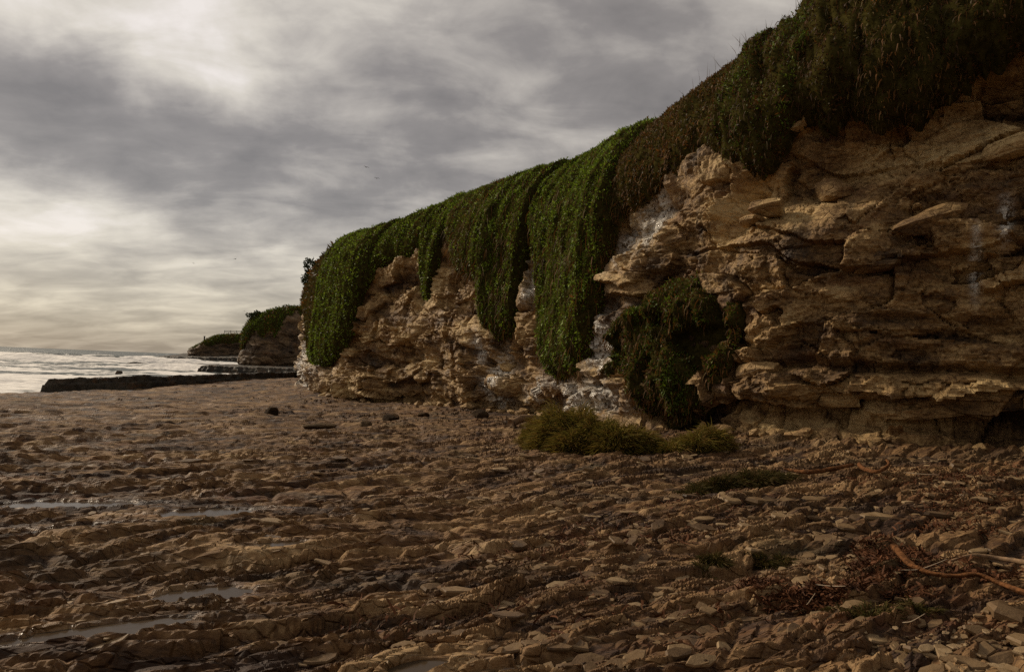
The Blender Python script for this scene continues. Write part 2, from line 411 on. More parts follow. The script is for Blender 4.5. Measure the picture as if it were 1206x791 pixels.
def ground_z(x, y, full=False, dry=False):
    z = base_z(x, y)
    fd, fs = foot_dist(x, y)
    near = sstep(36.0 - fs, -3, 3)                                  # right-hand stretch
    z = z + .30 * np.exp(-fd / 1.1) * (.35 + .65 * near)
    p = x * CA + y * SA; q = -x * SA + y * CA
    z = z + .10 * fbm(p * .10, q * .22, 3, 3) + .07 * fbm(p * .35, q * .8, 3, 11)
    rug = .85 + .15 * sstep(x - .25 * y + .6 * fbm(x * .3, y * .3, 2, 5), -1.5, 2.0)     # slabby on the right, worn on the left
    r = np.hypot(x, y); k1 = 1 - .3 * sstep(r, 16, 40); k2 = 1 - .85 * sstep(r, 9, 26); k3 = 1 - sstep(r, 4.5, 9)    # detail too fine to see far off
    qw = q + .30 * fbm(p * .30, q * .5, 3, 21); pw = p + .25 * fbm(p * .6, q * .9, 2, 23)
    # dipping beds: asymmetric ridges
    ph = qw / .55 + .9 * fbm(p * .22, q * .4, 3, 29); fr = ph - np.floor(ph)
    saw = np.where(fr < .10, fr / .10, (1 - fr) / .90)
    amp = .055 * (1 + 1.6 * sstep(r, 9, 30)) * sstep(fbm(p * .45, q * .6, 3, 31), -.30, .45)
    z = z + (saw - .5) * amp
    # plates with bevelled edges, each dipping a little, dark joints between them
    f1, f2, r1, r2, r3, dx, dy = voro(pw / .95, qw / .30, 41)
    e1 = sstep(f2 - f1, .0, .07 + .010 * r)
    z = z + rug * k1 * e1 * (.012 + .055 * r1 + .05 * dx * (r2 - .5) + .085 * dy * (-.2 - .8 * r3))
    g1, g2, q1, q2, q3, ex, ey = voro(pw / .44 + 3.3, qw / .15, 57)
    e2 = sstep(g2 - g1, 0, .12 + .022 * r)
    z = z + rug * k2 * e2 * (.010 + .034 * q1 + .03 * ex * (q2 - .5) + (-.065) * ey * q3)
    h1, h2_, s1, s2, s3, ax, ay = voro(pw / .17, qw / .060, 73)
    e3 = sstep(h2_ - h1, 0, .2)
    z = z + rug * k3 * e3 * (.006 + .013 * s1 + (-.028) * ay * s2) + .014 * (.3 + .7 * k2) * fbm(p * 4.2, q * 8.0, 4, 83) - .05
    pool = np.zeros_like(z)
    if not dry:
        for i_, P_ in enumerate(POOLS):
            e = pool_e(x, y, P_); lv = LEVEL[i_]
            rim = lv + .012 + .03 * (s1 - .2) * e3 + .25 * np.maximum(z - lv, 0); k = 1 - sstep(e, 1.3, 2.3)
            z = z * (1 - k) + rim * k
            k = 1 - sstep(e, .8, 1.15); z = z * (1 - k) + (lv - .035) * k; pool = np.maximum(pool, 1 - sstep(e, .9, 1.5))
    tint = .45 * r1 + .35 * q1 + .2 * s1 - .5
    if full: return z, tint, pool
    return z
for i_, P_ in enumerate(POOLS):
    tx, ty = np.meshgrid(np.linspace(P_[0] - P_[2], P_[0] + P_[2], 40), np.linspace(P_[1] - P_[2] * .7, P_[1] + P_[2] * .7, 40)); tx = tx.ravel(); ty = ty.ravel()
    k = pool_e(tx, ty, P_) < 1.2
    LEVEL[i_] = float(np.percentile(ground_z(tx[k], ty[k], dry=True), 45))

az_in = np.radians(np.concatenate([np.linspace(-56, -41.6, 60), np.linspace(-41.4, 43, 700), np.linspace(43.2, 60, 80)]))
az = np.concatenate([np.radians(np.linspace(-180, -57, 40)), az_in, np.radians(np.linspace(61, 180, 40))])
rr = np.concatenate([np.array([.02, .5, 1.0, 1.5, 1.9, 2.3]), (np.linspace(2.6 ** -.35, 95.0 ** -.35, 620)) ** (-1 / .35)])
A_, R_ = np.meshgrid(az, rr, indexing='ij')
gx = np.sin(A_) * R_; gy = np.cos(A_) * R_
gz, tint, pool = ground_z(gx.ravel(), gy.ravel(), True)
gzz = gz.reshape(gx.shape)
platform = link('shore_platform', make_mesh('shore_platform', np.stack([gx.ravel(), gy.ravel(), gz], -1), grid_faces(len(az), len(rr)),
    {'tint': tint, 'wet': np.maximum(sstep(pool, .15, .6), sstep(-gz, .9, 1.15))}, None, False), M['ground'])
tag(platform, 'wide brown mudstone shore platform of thin dipping slabs below the cliff', kind='structure')

for i_, (px, py, a, b_, ang) in enumerate(POOLS):
    c, s_ = math.cos(math.radians(ang)), math.sin(math.radians(ang))
    th = np.linspace(0, 2 * math.pi, 64, endpoint=False); k = np.full(64, .4)
    for _ in range(60):                                             # walk out to the inside of the rim
        X_ = px + a * k * np.cos(th) * c - b_ * k * np.sin(th) * s_; Y_ = py + a * k * np.cos(th) * s_ + b_ * k * np.sin(th) * c
        k = np.where(pool_e(X_, Y_, POOLS[i_]) < 1.3, k + .02, k)
    V = [(px, py, LEVEL[i_])] + [(x, y, LEVEL[i_]) for x, y in zip(X_, Y_)]
    F = [(0, i + 1, (i + 1) % 64 + 1) for i in range(64)]
    tag(link('tide_pool', make_mesh('tide_pool', V, F), M['pool']), kind='structure')

# ------------------------------------------------------------------ the sea
az_s = np.radians(np.concatenate([np.linspace(-100, -46, 40), np.linspace(-45, -16, 220), np.linspace(-15, 60, 40)]))
rs = np.concatenate([np.linspace(24, 60, 60), np.geomspace(60.4, 600, 210), np.geomspace(640, 40000, 30)])
A_, R_ = np.meshgrid(az_s, rs, indexing='ij'); sx = np.sin(A_) * R_; sy = np.cos(A_) * R_
sx = sx.ravel(); sy = sy.ravel(); sr = R_.ravel()
u_ = sy * .94 - sx * .34; t_ = sx * .94 + sy * .34                    # u_: distance out along the swell
wph = u_ / 26.0 + .55 * fbm(t_ * .012, u_ * .02, 3, 101)
fr = wph - np.floor(wph); crest = np.exp(-((fr - .5) / .11) ** 2) * sstep(fbm(t_ * .018 + np.floor(wph) * 3.7, u_ * .002, 3, 103), -.25, .45)
fade = 1 - sstep(sr, 300, 600)
gate = sstep(fbm(t_ * .018 + np.floor(wph) * 3.7, u_ * .002, 3, 103), -.1, .4)
hz = 1.6 * crest * sstep(sr, 46, 100) * (1 - .5 * sstep(sr, 220, 420)) + .22 * fbm(t_ * .16, u_ * .28, 4, 107) * (1 - sstep(sr, 150, 500))
hz = hz + .5 * fbm(t_ * .02, u_ * .045, 3, 108) * sstep(sr, 90, 260) * fade
foam = .46 * sstep(-sr, -260, -60) + .16 + .60 * fbm(t_ * .07, u_ * .2, 5, 109, .65)
foam = foam + 1.0 * np.exp(-((fr - .40) / .12) ** 2) * gate * (1 - sstep(sr, 260, 420)) - .75 * np.exp(-((fr - .60) / .10) ** 2) * sstep(sr, 60, 90) - .22 * sstep(sr, 180, 330) + .5 * sstep(-sr, -58, -42)
sea = link('sea', make_mesh('sea', np.stack([sx, sy, SEA + hz * fade], -1), grid_faces(len(az_s), len(rs)), {'foam': np.clip(foam, 0, 1)}), M['sea'])
tag(sea, 'grey sea with white breaking waves reaching the horizon', kind='structure')

# ------------------------------------------------------------------ low reefs and ledges
def plate(name, label, A, B, width, ztA, ztB, zb, back, seed, mat, nu=260, nw=70, rough=.25, cut=.35, ndir=None):
    """rock bench with a steep stepped front from A to B, its top running back `width` metres on the far side"""
    A = np.array(A, float); B = np.array(B, float); t = B - A; L = np.linalg.norm(t); t /= L; n = np.array([-t[1], t[0]])
    if n @ np.array([-.5, 1.0]) < 0: n = -n
    if ndir is not None: n = np.array(ndir)
    a = np.linspace(-1.2, L + .5, nu); w_ = np.concatenate([np.linspace(-.9, .9, nw * 2 // 3), np.geomspace(1.0, width, nw - nw * 2 // 3)])
    AA, WW = np.meshgrid(a, w_, indexing='ij')
    edge = WW + .30 * fbm(AA * .35, WW * .25, 4, seed) + .10 * fbm(AA * 1.4, WW * .3, 3, seed + 3)
    dl = AA + .5 + .15 * fbm(WW * .8, AA * .5, 3, seed + 5)
    e = np.minimum(edge, dl)
    up = .40 * sstep(e, -.15, -.02) + .33 * sstep(e, .03, .12) + .27 * sstep(e, .22, cut)
    zt = ztA + (ztB - ztA) * np.clip(AA / L, 0, 1) + back * np.maximum(WW, 0) / width + rough * .5 * fbm(AA * .5, WW * .7, 4, seed + 7) + .05 * fbm(AA * 3, WW * 3, 3, seed + 9)
    zt = zt - (zt - zb) * sstep(WW, width * .8, width)
    z = zb + (zt - zb) * up
    ox = .12 * fbm(AA * 1.5, z * 5, 3, seed + 11)
    P = np.stack([A[0] + t[0] * AA + n[0] * (WW + ox), A[1] + t[1] * AA + n[1] * (WW + ox), z], -1).reshape(-1, 3)
    o = link(name, make_mesh(name, P, grid_faces(nu, nw), {'tint': .3 * fbm(AA.ravel() * .4, WW.ravel(), 2, seed), 'wet': np.zeros(P.shape[0])}), mat)
    return tag(o, label, kind='structure')
plate('reef_ledge', 'long dark raised rock ledge running out into the surf', (-28.9, 42.8), (-20.0, 67.5), 11.0, -.22, .45, -1.5, -.7, 201, M['dark_rock'], 300, 72, ndir=(-.40, .917))
plate('reef_bench', 'dark layered bench at the foot of the near headland', (-50.0, 110.0), (-24.0, 104.0), 20.0, -.05, .2, -1.6, .6, 231, M['dark_rock'], 260, 60)
plate('far_reef', 'thin dark reef reaching into the breakers beyond the ledge', (-82.0, 146.0), (-52.0, 136.0), 22.0, -.75, -.35, -1.7, .3, 241, M['dark_rock'], 200, 50, .3)
plate('far_reef', 'low sloping rock apron at the tip of the far headland', (-129.0, 246.0), (-92.0, 236.0), 22.0, .1, 1.2, -1.7, 2.4, 251, M['dark_rock'], 160, 50, .5)

# ------------------------------------------------------------------ cliffs
WET = [(47.4,.17,.55,.09),(39.7,.26,.6,.10),(38.0,.575,.5,.06),(39.1,.545,.4,.05),(79,.22,9,.14),(45.4,.51,.3,.07),(30.5,.33,.07,.04),(30.1,.39,.08,.03),(41.5,.13,2.5,.045),(44.3,.14,1.0,.04),(48.6,.28,.3,.04)]  # seep spots: glossy dark rock plus the pale mineral and painted-glint speckle
def rock_disp(S, z, seed, k=1.0):
    zc = z + .45 * fbm(S * .16, z * .25, 3, seed) + .12 * fbm(S * .7, z * .6, 2, seed + 31)
    f1, f2, a1, a2, a3, dx, dy = voro(S / 4.2 + .5 * fbm(S * .3, z * .4, 3, seed + 1), zc / 1.25, seed + 2)
    d = .50 * (a1 - .5) + .16 * dy * (a2 - .2) + .12 * dx * (a3 - .5)
    b1, b2, r1, r2, r3, ex, ey = voro(S / 1.30 + .45 * fbm(S * .7, z * .9, 3, seed + 4), zc / .78 + .25 * fbm(S * .9, z * .9, 2, seed + 6), seed + 5)
    e1 = sstep(b2 - b1, 0, .12)
    d = d + .36 * (r1 - .5) + .58 * ex * (r2 - .5) + .30 * ey * (r3 - .35) - .09 * (1 - e1) * sstep(r3, .2, .6)
    c1, c2, q1, q2, q3, gx_, gy_ = voro(S / .42 + .3 * fbm(S * 2, z * 2, 2, seed + 33), zc / .27 + r1 * .7, seed + 8)
    act = sstep(fbm(S * .5, z * .7, 3, seed + 35), -.3, .3)                # smooth scoured faces between shattered ones
    d = d + (.3 + .7 * act) * (.11 * (q1 - .5) + .20 * gx_ * (q2 - .5) + .11 * gy_ * (q3 - .3) - .03 * (1 - sstep(c2 - c1, 0, .2)))
    d = d + .50 * fbm(S * .18, z * .24, 3, seed + 12) + .15 * fbm(S * .9, z * 1.2, 4, seed + 14) + (.02 + .03 * act) * fbm(S * 6, z * 8, 3, seed + 15)
    # soft beds worn back as horizontal slots
    slot = sstep(perlin(S * .12 + 3, zc * 1.3, seed + 16), .34, .55)
    d = d - .14 * slot * sstep(z, -.2, .8)
    return d * k, .5 * r1 + .3 * q1 + .35 * a1 - .6

cols = np.concatenate([np.linspace(0, 26.5, 40), np.arange(26.8, 36, .0225), np.arange(36, 60, .07), np.arange(60, 68, .1), np.arange(68, 95, .3), np.linspace(95.5, main.s[-1], 30)])
rows = np.concatenate([np.linspace(0, .9, 285), np.linspace(.91, 1, 16)])
SS, VV = np.meshgrid(cols, rows, indexing='ij')
P, n = main.frame(SS, VV)
covered = sstep(VV - vlow_main(SS), -.01, .05)
d, ctint = rock_disp(SS, P[..., 2], 301)
zr = P[..., 2]
right = sstep(35.2 - SS, -.5, .5)
wob = .12 * fbm(SS * .5, zr * .3, 3, 331)
d = d - right * (.34 * np.exp(-((zr - 2.0 - wob) / .11) ** 2) + .40 * np.exp(-((zr - .95 - wob) / .17) ** 2))
d = d - right * .95 * np.exp(-((zr - 6.5 + .25 * (SS - 31) - wob) / .8) ** 2)                 # hollow under the hanging plants
d = d - .55 * np.exp(-((SS - 46.35) / .22) ** 2) * sstep(zr, 1, 3)                        # crevice between two curtains
fine_ = sstep(37 - SS, -1, 1)                                                             # crisp flakes on the near face
m1, m2, t1, t2, t3, mx_, my_ = voro(SS / .17 + .3 * fbm(SS * 3, zr * 3, 2, 351), (zr + .2 * fbm(SS * .5, zr * .5, 2, 353)) / .085, 355)
d = d + fine_ * (.055 * (t1 - .5) + .08 * mx_ * (t2 - .5) + .06 * my_ * (t3 - .3)) * sstep(fbm(SS * .8, zr * 1.1, 3, 357), -.4, .3)
bed = sstep(perlin(SS * .25, (zr + .15 * fbm(SS * .4, zr * .3, 2, 359)) * 4.5, 361), -.1, .12)
d = d + .06 * (bed - .5) * sstep(3.6 - zr, -1.0, 1.0)                                      # thin beds low down
d = d * (1 - .93 * covered) * (1 - sstep(VV, .86, .9)) - .10 * covered
P = P + n * d[..., None]
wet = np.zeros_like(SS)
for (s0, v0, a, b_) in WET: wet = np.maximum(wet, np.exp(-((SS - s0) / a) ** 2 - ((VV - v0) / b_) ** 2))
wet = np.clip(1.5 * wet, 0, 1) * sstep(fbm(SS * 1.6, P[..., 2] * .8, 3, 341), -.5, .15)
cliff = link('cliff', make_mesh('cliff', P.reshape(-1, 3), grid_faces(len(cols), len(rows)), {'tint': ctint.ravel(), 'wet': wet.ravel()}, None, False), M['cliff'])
tag(cliff, 'tall tan sandstone sea cliff with ledges and dark overhangs', kind='structure')

def cliff_pt(s_, v_):
    p, nn = main.frame(np.array([s_]), np.array([v_])); dd, _ = rock_disp(np.array([s_]), p[:, 2], 301)
    return p[0], nn[0], float(dd[0])

def headland(name, label, coast, seed, vlow, cols, nrow=110, k=1.4):
    rows = np.concatenate([np.linspace(0, .9, nrow), np.linspace(.91, 1, 8)])
    SS, VV = np.meshgrid(cols, rows, indexing='ij'); P, n = coast.frame(SS, VV)
    d, tn = rock_disp(SS / 2.2, P[..., 2] / 1.6, seed); d = d * k
    d = d * (1 - .8 * sstep(VV - vlow(SS), -.01, .05)) * (1 - sstep(VV, .86, .9))
    P = P + n * d[..., None]
    o = link(name, make_mesh(name, P.reshape(-1, 3), grid_faces(len(cols), len(rows)), {'tint': tn.ravel(), 'wet': 0 * tn.ravel()}), M['far_cliff'])
    return tag(o, label, kind='structure')
H2 = Coast([(-20,130,0,4,95,11.5),(-31.5,124,0,3.5,92,11.4),(-36,121,0,3.5,92,11.0),(-39,118.5,0,3.5,92,10.6),(-41.4,116.5,0,3.6,88,9.9),(-43.6,116.2,-.2,3.4,70,9.4),(-46.8,118.5,-.4,4.0,35,8.8),(-47.3,124,-.4,5,10,9.0),(-45,138,-.3,6,0,9),(-44,165,0,4,0,10)], 18)
V2 = lambda s_: .56 + .30 * fbm(np.asarray(s_) * .22, np.asarray(s_) * 0 + 4.4, 3, 401)
headland('headland', 'brown headland with green top just past the main cliff end', H2, 411, V2, np.concatenate([np.linspace(0, 14, 30), np.linspace(14.2, 48, 330), np.linspace(48.5, H2.s[-1], 50)]))
H3 = Coast([(-70,262,0,5,95,10.2),(-88,256,0,5,92,9.9),(-96,252,0,5,92,9.5),(-104,248,0,5,92,9.2),(-110,246,0,6,88,8.0),(-114.5,247,0,7,70,5.6),(-119,252,0,9,40,4.6),(-119,264,0,9,5,6),(-108,300,0,6,-5,8)], 40)
V3 = lambda s_: .66 + .12 * fbm(np.asarray(s_) * .12, np.asarray(s_) * 0 + 1.4, 3, 431)
headland('headland', 'distant low headland with a railing along its top', H3, 441, V3, np.concatenate([np.linspace(0, 18, 30), np.linspace(18.3, 62, 220), np.linspace(63, H3.s[-1], 40)]), 80, 1.8)

# ------------------------------------------------------------------ plants
GREEN = [(.105, .16, .012), (.15, .215, .018), (.20, .27, .028), (.065, .095, .009)]
BROWN = [(.12, .055, .014), (.16, .068, .016), (.075, .034, .010), (.11, .07, .018)]
OLIVE = [(.068, .055, .011), (.09, .07, .014), (.048, .04, .009), (.08, .046, .012)]
def palette(pal, idx, r): 
    c = np.array(pal)[idx]; return c * (.7 + .6 * r[:, None])
def kite(base, dirv, side, L, W, bend=None):
    """one quad per leaf"""
    mid = base + dirv * (L * .45)[:, None]; tip = base + dirv * L[:, None]
    if bend is not None: tip = tip + bend
    V = np.stack([base, mid - side * W[:, None], tip, mid + side * W[:, None]], 1).reshape(-1, 3)
    return V, np.arange(len(base) * 4).reshape(-1, 4)
def unit(a): return a / (np.linalg.norm(a, axis=-1, keepdims=True) + 1e-9)

def hanging_plant(label, coast, vlow, s0, s1, T, n_leaf, size, pals, group=None, vtop=.965, n_strand=0, strand=(.25, .6), seed=0, nc=None, brown_low=.35, plat_keep=.25, stalks=0, vhigh=None, lump=.3, name='ice_plant', stretch=1.0, rib=.22, hole=None):
    r_ = np.random.default_rng(seed + 1000)
    nc = nc or int(min(190, max(40, (s1 - s0) / .06))); nr = 52
    sc = np.linspace(s0, s1, nc); lo = vlow(sc) + .012 * fbm(sc * 2.6 / stretch, sc * 0 + seed, 4, 5, .7); hi = np.full(nc, vtop) if vhigh is None else np.maximum(vhigh(sc), lo + .01)
    tt = np.linspace(0, 1, nr)
    SV = np.repeat(sc[:, None], nr, 1); VV = lo[:, None] + (hi - lo)[:, None] * tt[None, :] ** 1.05
    P, n = coast.frame(SV, VV)
    arc = np.concatenate([np.zeros((nc, 1)), np.cumsum(np.linalg.norm(np.diff(P, axis=1), axis=2), axis=1)], 1)
    full = np.linspace(0, .97, 200); base = coast.at(np.repeat(sc[:, None], 200, 1), np.repeat(full[None], nc, 0))
    al = np.concatenate([np.zeros((nc, 1)), np.cumsum(np.linalg.norm(np.diff(base, axis=1), axis=2), axis=1)], 1)
    h = np.stack([np.interp(VV[i], full, al[i]) for i in range(nc)]); hl = h[:, 0]
    wid = np.linalg.norm(np.gradient(P, axis=0), axis=2).mean(1); along = np.r_[0, np.cumsum(wid)[:-1]]
    dist = np.full((nc, nr), 9.0)
    for k in range(nc):
        dist = np.minimum(dist, np.hypot((along - along[k])[:, None], np.maximum(0, h - hl[k])))
    dist = np.minimum(dist, np.minimum(along, along[-1] - along)[:, None] * .9 + .02)
    if vhigh is not None: dist = np.minimum(dist, arc[:, -1:] - arc)
    g = along[:, None] + seed * 13.7
    lob = fbm(g * 1.1 / stretch, h * rib / stretch, 3, 501 + seed) * lump + fbm(g * 3.0 / stretch, h * 1.1 / stretch, 3, 503 + seed) * lump * .42
    th = (1 - np.exp(-dist / (.30 * stretch))) * np.maximum(.25, T * (1 + lob)) - .06 + .05 * fbm(g * 7 / stretch, h * 5 / stretch, 2, 507)
    if vhigh is None: th = th * (1 - .6 * sstep(VV, VL - .02, .96))
    if hole is not None: th = th - hole * sstep(fbm(g * .8, h * .9, 4, 521 + seed), .0, .35)
    Q = P + n * th[..., None]
    ctr = Q[nc // 2, 0]
    root = empty(name, (float(P[nc // 2, 0, 0]), float(P[nc // 2, 0, 1]), float(P[:, 0, 2].min())))
    tag(root, label, 'plant', group)
    child('stem_mat', make_mesh('stem_mat', Q.reshape(-1, 3), grid_faces(nc, nr)), M['mat'], root)
    # leaves over the sheet
    e1 = Q[1:, :-1] - Q[:-1, :-1]; e2 = Q[:-1, 1:] - Q[:-1, :-1]
    qn = np.cross(e2, e1); ar = np.linalg.norm(qn, axis=2); qn = qn / (ar[..., None] + 1e-9)
    flip = (qn * n[:-1, :-1]).sum(-1) < 0; qn[flip] *= -1
    wgt = ar.copy(); Vm = VV[:-1, :-1]
    if vhigh is None: wgt = wgt * np.where(Vm > VL, plat_keep, 1.0)
    if hole is not None: wgt = wgt * (th[:-1, :-1] > -.02)
    pr = (wgt / wgt.sum()).ravel()
    def pick(nn):
        i = r_.choice(pr.size, nn, p=pr); a = r_.random(nn)[:, None]; b_ = r_.random(nn)[:, None]
        iu, iv = np.unravel_index(i, wgt.shape)
        p = Q[iu, iv] + a * e1[iu, iv] + b_ * e2[iu, iv]
        return p, qn[iu, iv], h[iu, iv] - hl[iu], VV[iu, iv], dist[iu, iv], along[iu]
    p, nn_, hh, vv, dd, aa = pick(n_leaf)
    rnd = r_.normal(size=(n_leaf, 3))
    dv = unit(nn_ * r_.uniform(.1, .7, (n_leaf, 1)) + rnd * .5 + np.array([0, 0, 1.0]) * r_.uniform(-.6, .8, (n_leaf, 1)))
    side = unit(np.cross(dv, nn_ + rnd[:, ::-1] * .3))
    clump = fbm(aa * 2.6 / stretch + seed, hh * 2.2 / stretch, 3, 515 + seed)
    L = size * r_.uniform(.45, 1.25, n_leaf) * (1 + .3 * clump); W = L * r_.uniform(.14, .24, n_leaf)
    p = p + nn_ * (np.maximum(0, clump) * .10 * r_.random(n_leaf) * stretch)[:, None]
    V, F = kite(p - nn_ * .02, dv, side, L, W)
    patch = fbm(aa * .9 / stretch + seed, hh * .5 / stretch, 3, 511 + seed)
    pb = np.clip(brown_low * np.exp(-dd / .35) + pals[2] + .45 * patch, 0, .95)
    isb = r_.random(n_leaf) < pb
    cg = palette(pals[0], r_.integers(0, 4, n_leaf), r_.random(n_leaf)); cb = palette(pals[1], r_.integers(0, 4, n_leaf), r_.random(n_leaf))
    c = np.where(isb[:, None], cb, cg) * np.clip(1 + .55 * clump, .45, 1.6)[:, None]
    child('foliage', make_mesh('foliage', V, F, None, {'col': np.repeat(c, 4, 0)}, False), M['leaf'], root)
    if n_strand:
        p, nn_, hh, vv, dd, aa = pick(n_strand * 2)
        k = np.where((vv < VL - .06) | (vhigh is not None))[0][:n_strand]; p = p[k]; nn_ = nn_[k]; m = len(k)
        L = r_.uniform(strand[0], strand[1], m); W = r_.uniform(.004, .012, m) * (1 + size * 2)
        down = unit(np.array([0, 0, -1.0]) + r_.normal(size=(m, 3)) * .16); out_ = nn_ * np.array([1, 1, .3])
        p0 = p + nn_ * r_.uniform(0, .08, (m, 1)); p1 = p0 + out_ * (L * .22)[:, None] + down * (L * .4)[:, None]; p2 = p1 + down * (L * .6)[:, None]
        side = unit(np.cross(down, nn_ + r_.normal(size=(m, 3)) * .5))
        V = np.stack([p0 - side * W[:, None], p0 + side * W[:, None], p1 + side * W[:, None], p1 - side * W[:, None], p2 + side * W[:, None] * .4, p2 - side * W[:, None] * .4], 1).reshape(-1, 3)
        i0 = np.arange(m)[:, None] * 6
        F = np.concatenate([i0 + np.array([[0, 1, 2, 3]]), i0 + np.array([[3, 2, 4, 5]])])
        c = palette(pals[1], r_.integers(0, 4, m), r_.random(m))
        child('dry_strand', make_mesh('dry_strand', V, F, None, {'col': np.repeat(c, 6, 0)}, False), M['strand'], root)['kind'] = 'stuff'
    if stalks:
        m = stalks; sv = r_.uniform(s0, s1, m); vq = r_.uniform(.74, .86, m); pp, n2 = coast.frame(sv, vq); pp = pp + n2 * T * .8
        L = r_.uniform(.2, .65, m); lean = unit(np.array([0, 0, 1.0]) + r_.normal(size=(m, 3)) * .28); W = np.full(m, .006)
        V, F = kite(pp, lean, unit(np.cross(lean, r_.normal(size=(m, 3)))), L, W, r_.normal(size=(m, 3)) * .06)
        c = palette(BROWN, r_.integers(0, 4, m), r_.random(m))
        child('grass_stalk', make_mesh('grass_stalk', V, F, None, {'col': np.repeat(c, 4, 0)}, False), M['strand'], root)['kind'] = 'stuff'
    return root

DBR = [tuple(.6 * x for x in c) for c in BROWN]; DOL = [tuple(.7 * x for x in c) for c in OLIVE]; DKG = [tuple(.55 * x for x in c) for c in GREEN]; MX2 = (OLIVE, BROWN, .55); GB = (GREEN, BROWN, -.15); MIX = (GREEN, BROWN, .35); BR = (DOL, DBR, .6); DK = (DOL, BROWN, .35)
G1 = 'ice plant curtains hanging over the cliff top'
hanging_plant('green ice plant curtain at the far left cliff corner, hanging almost to the foot', main, vlow_main, 57.9, 68.8, .6, 36000, .125, GB, G1, seed=1, brown_low=.15)
hanging_plant('green ice plant belt with one thin strand dangling left of centre', main, vlow_main, 51.9, 58.2, .45, 22000, .11, GB, G1, seed=2)
hanging_plant('short rounded green tongue of ice plant beside the dark stained groove', main, vlow_main, 48.95, 52.5, .45, 14000, .10, MIX, G1, seed=3, n_strand=300)
hanging_plant('narrow green ice plant curtain left of the deep crevice', main, vlow_main, 46.37, 49.45, .65, 24000, .10, GB, G1, seed=4, n_strand=500)
hanging_plant('broadest bright green ice plant curtain in the middle of the cliff', main, vlow_main, 39.3, 46.32, .7, 80000, .09, GB, G1, seed=5, n_strand=700, brown_low=.5)
hanging_plant('rusty brown ice plant fringe right of the broad green curtain', main, vlow_main, 35.35, 39.75, .42, 36000, .08, MX2, G1, seed=6, n_strand=1500, strand=(.08, .22), stalks=60, rib=.7)
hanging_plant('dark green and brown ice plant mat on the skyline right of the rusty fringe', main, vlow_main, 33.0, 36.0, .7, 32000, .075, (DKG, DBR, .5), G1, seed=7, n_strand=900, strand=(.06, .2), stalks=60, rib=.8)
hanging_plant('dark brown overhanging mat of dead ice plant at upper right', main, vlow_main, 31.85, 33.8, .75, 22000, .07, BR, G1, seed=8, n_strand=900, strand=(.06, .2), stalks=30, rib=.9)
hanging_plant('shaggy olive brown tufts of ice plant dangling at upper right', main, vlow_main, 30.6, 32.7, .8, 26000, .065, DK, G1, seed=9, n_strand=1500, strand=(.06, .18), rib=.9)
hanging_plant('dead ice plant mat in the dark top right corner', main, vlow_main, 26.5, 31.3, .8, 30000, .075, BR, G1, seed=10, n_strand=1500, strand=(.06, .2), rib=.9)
hanging_plant('dark ice plant rim on the cliff end beyond the left corner', main, vlow_main, 68.8, 94.0, .6, 6000, .3, DK, G1, seed=11)
# low patch of shrubs in the shaded bay
PH = np.array([(34.6,.31),(35.2,.37),(36,.39),(37.07,.40),(38.06,.385),(38.8,.35),(39.3,.28),(39.7,.22)]); PL = np.array([(34.6,.28),(34.9,.2),(35.4,.11),(36,.085),(37,.06),(38,.07),(38.5,.15),(39.3,.19),(39.7,.20)])
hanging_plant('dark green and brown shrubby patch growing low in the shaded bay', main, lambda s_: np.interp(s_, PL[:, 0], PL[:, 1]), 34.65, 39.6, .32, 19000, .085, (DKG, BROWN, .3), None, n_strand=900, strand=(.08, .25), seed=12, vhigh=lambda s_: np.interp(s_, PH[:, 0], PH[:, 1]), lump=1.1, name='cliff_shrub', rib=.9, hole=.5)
hanging_plant('olive scrub covering the top of the near headland', H2, V2, 12, 50, .5, 18000, .40, (DKG, BROWN, .25), None, seed=13, nc=150, stretch=2.5, brown_low=.1, name='scrub')
hanging_plant('olive scrub along the top of the distant headland', H3, V3, 14, 62, .6, 9000, .55, (DKG, BROWN, .3), None, seed=14, nc=120, stretch=4, brown_low=.1, name='scrub')

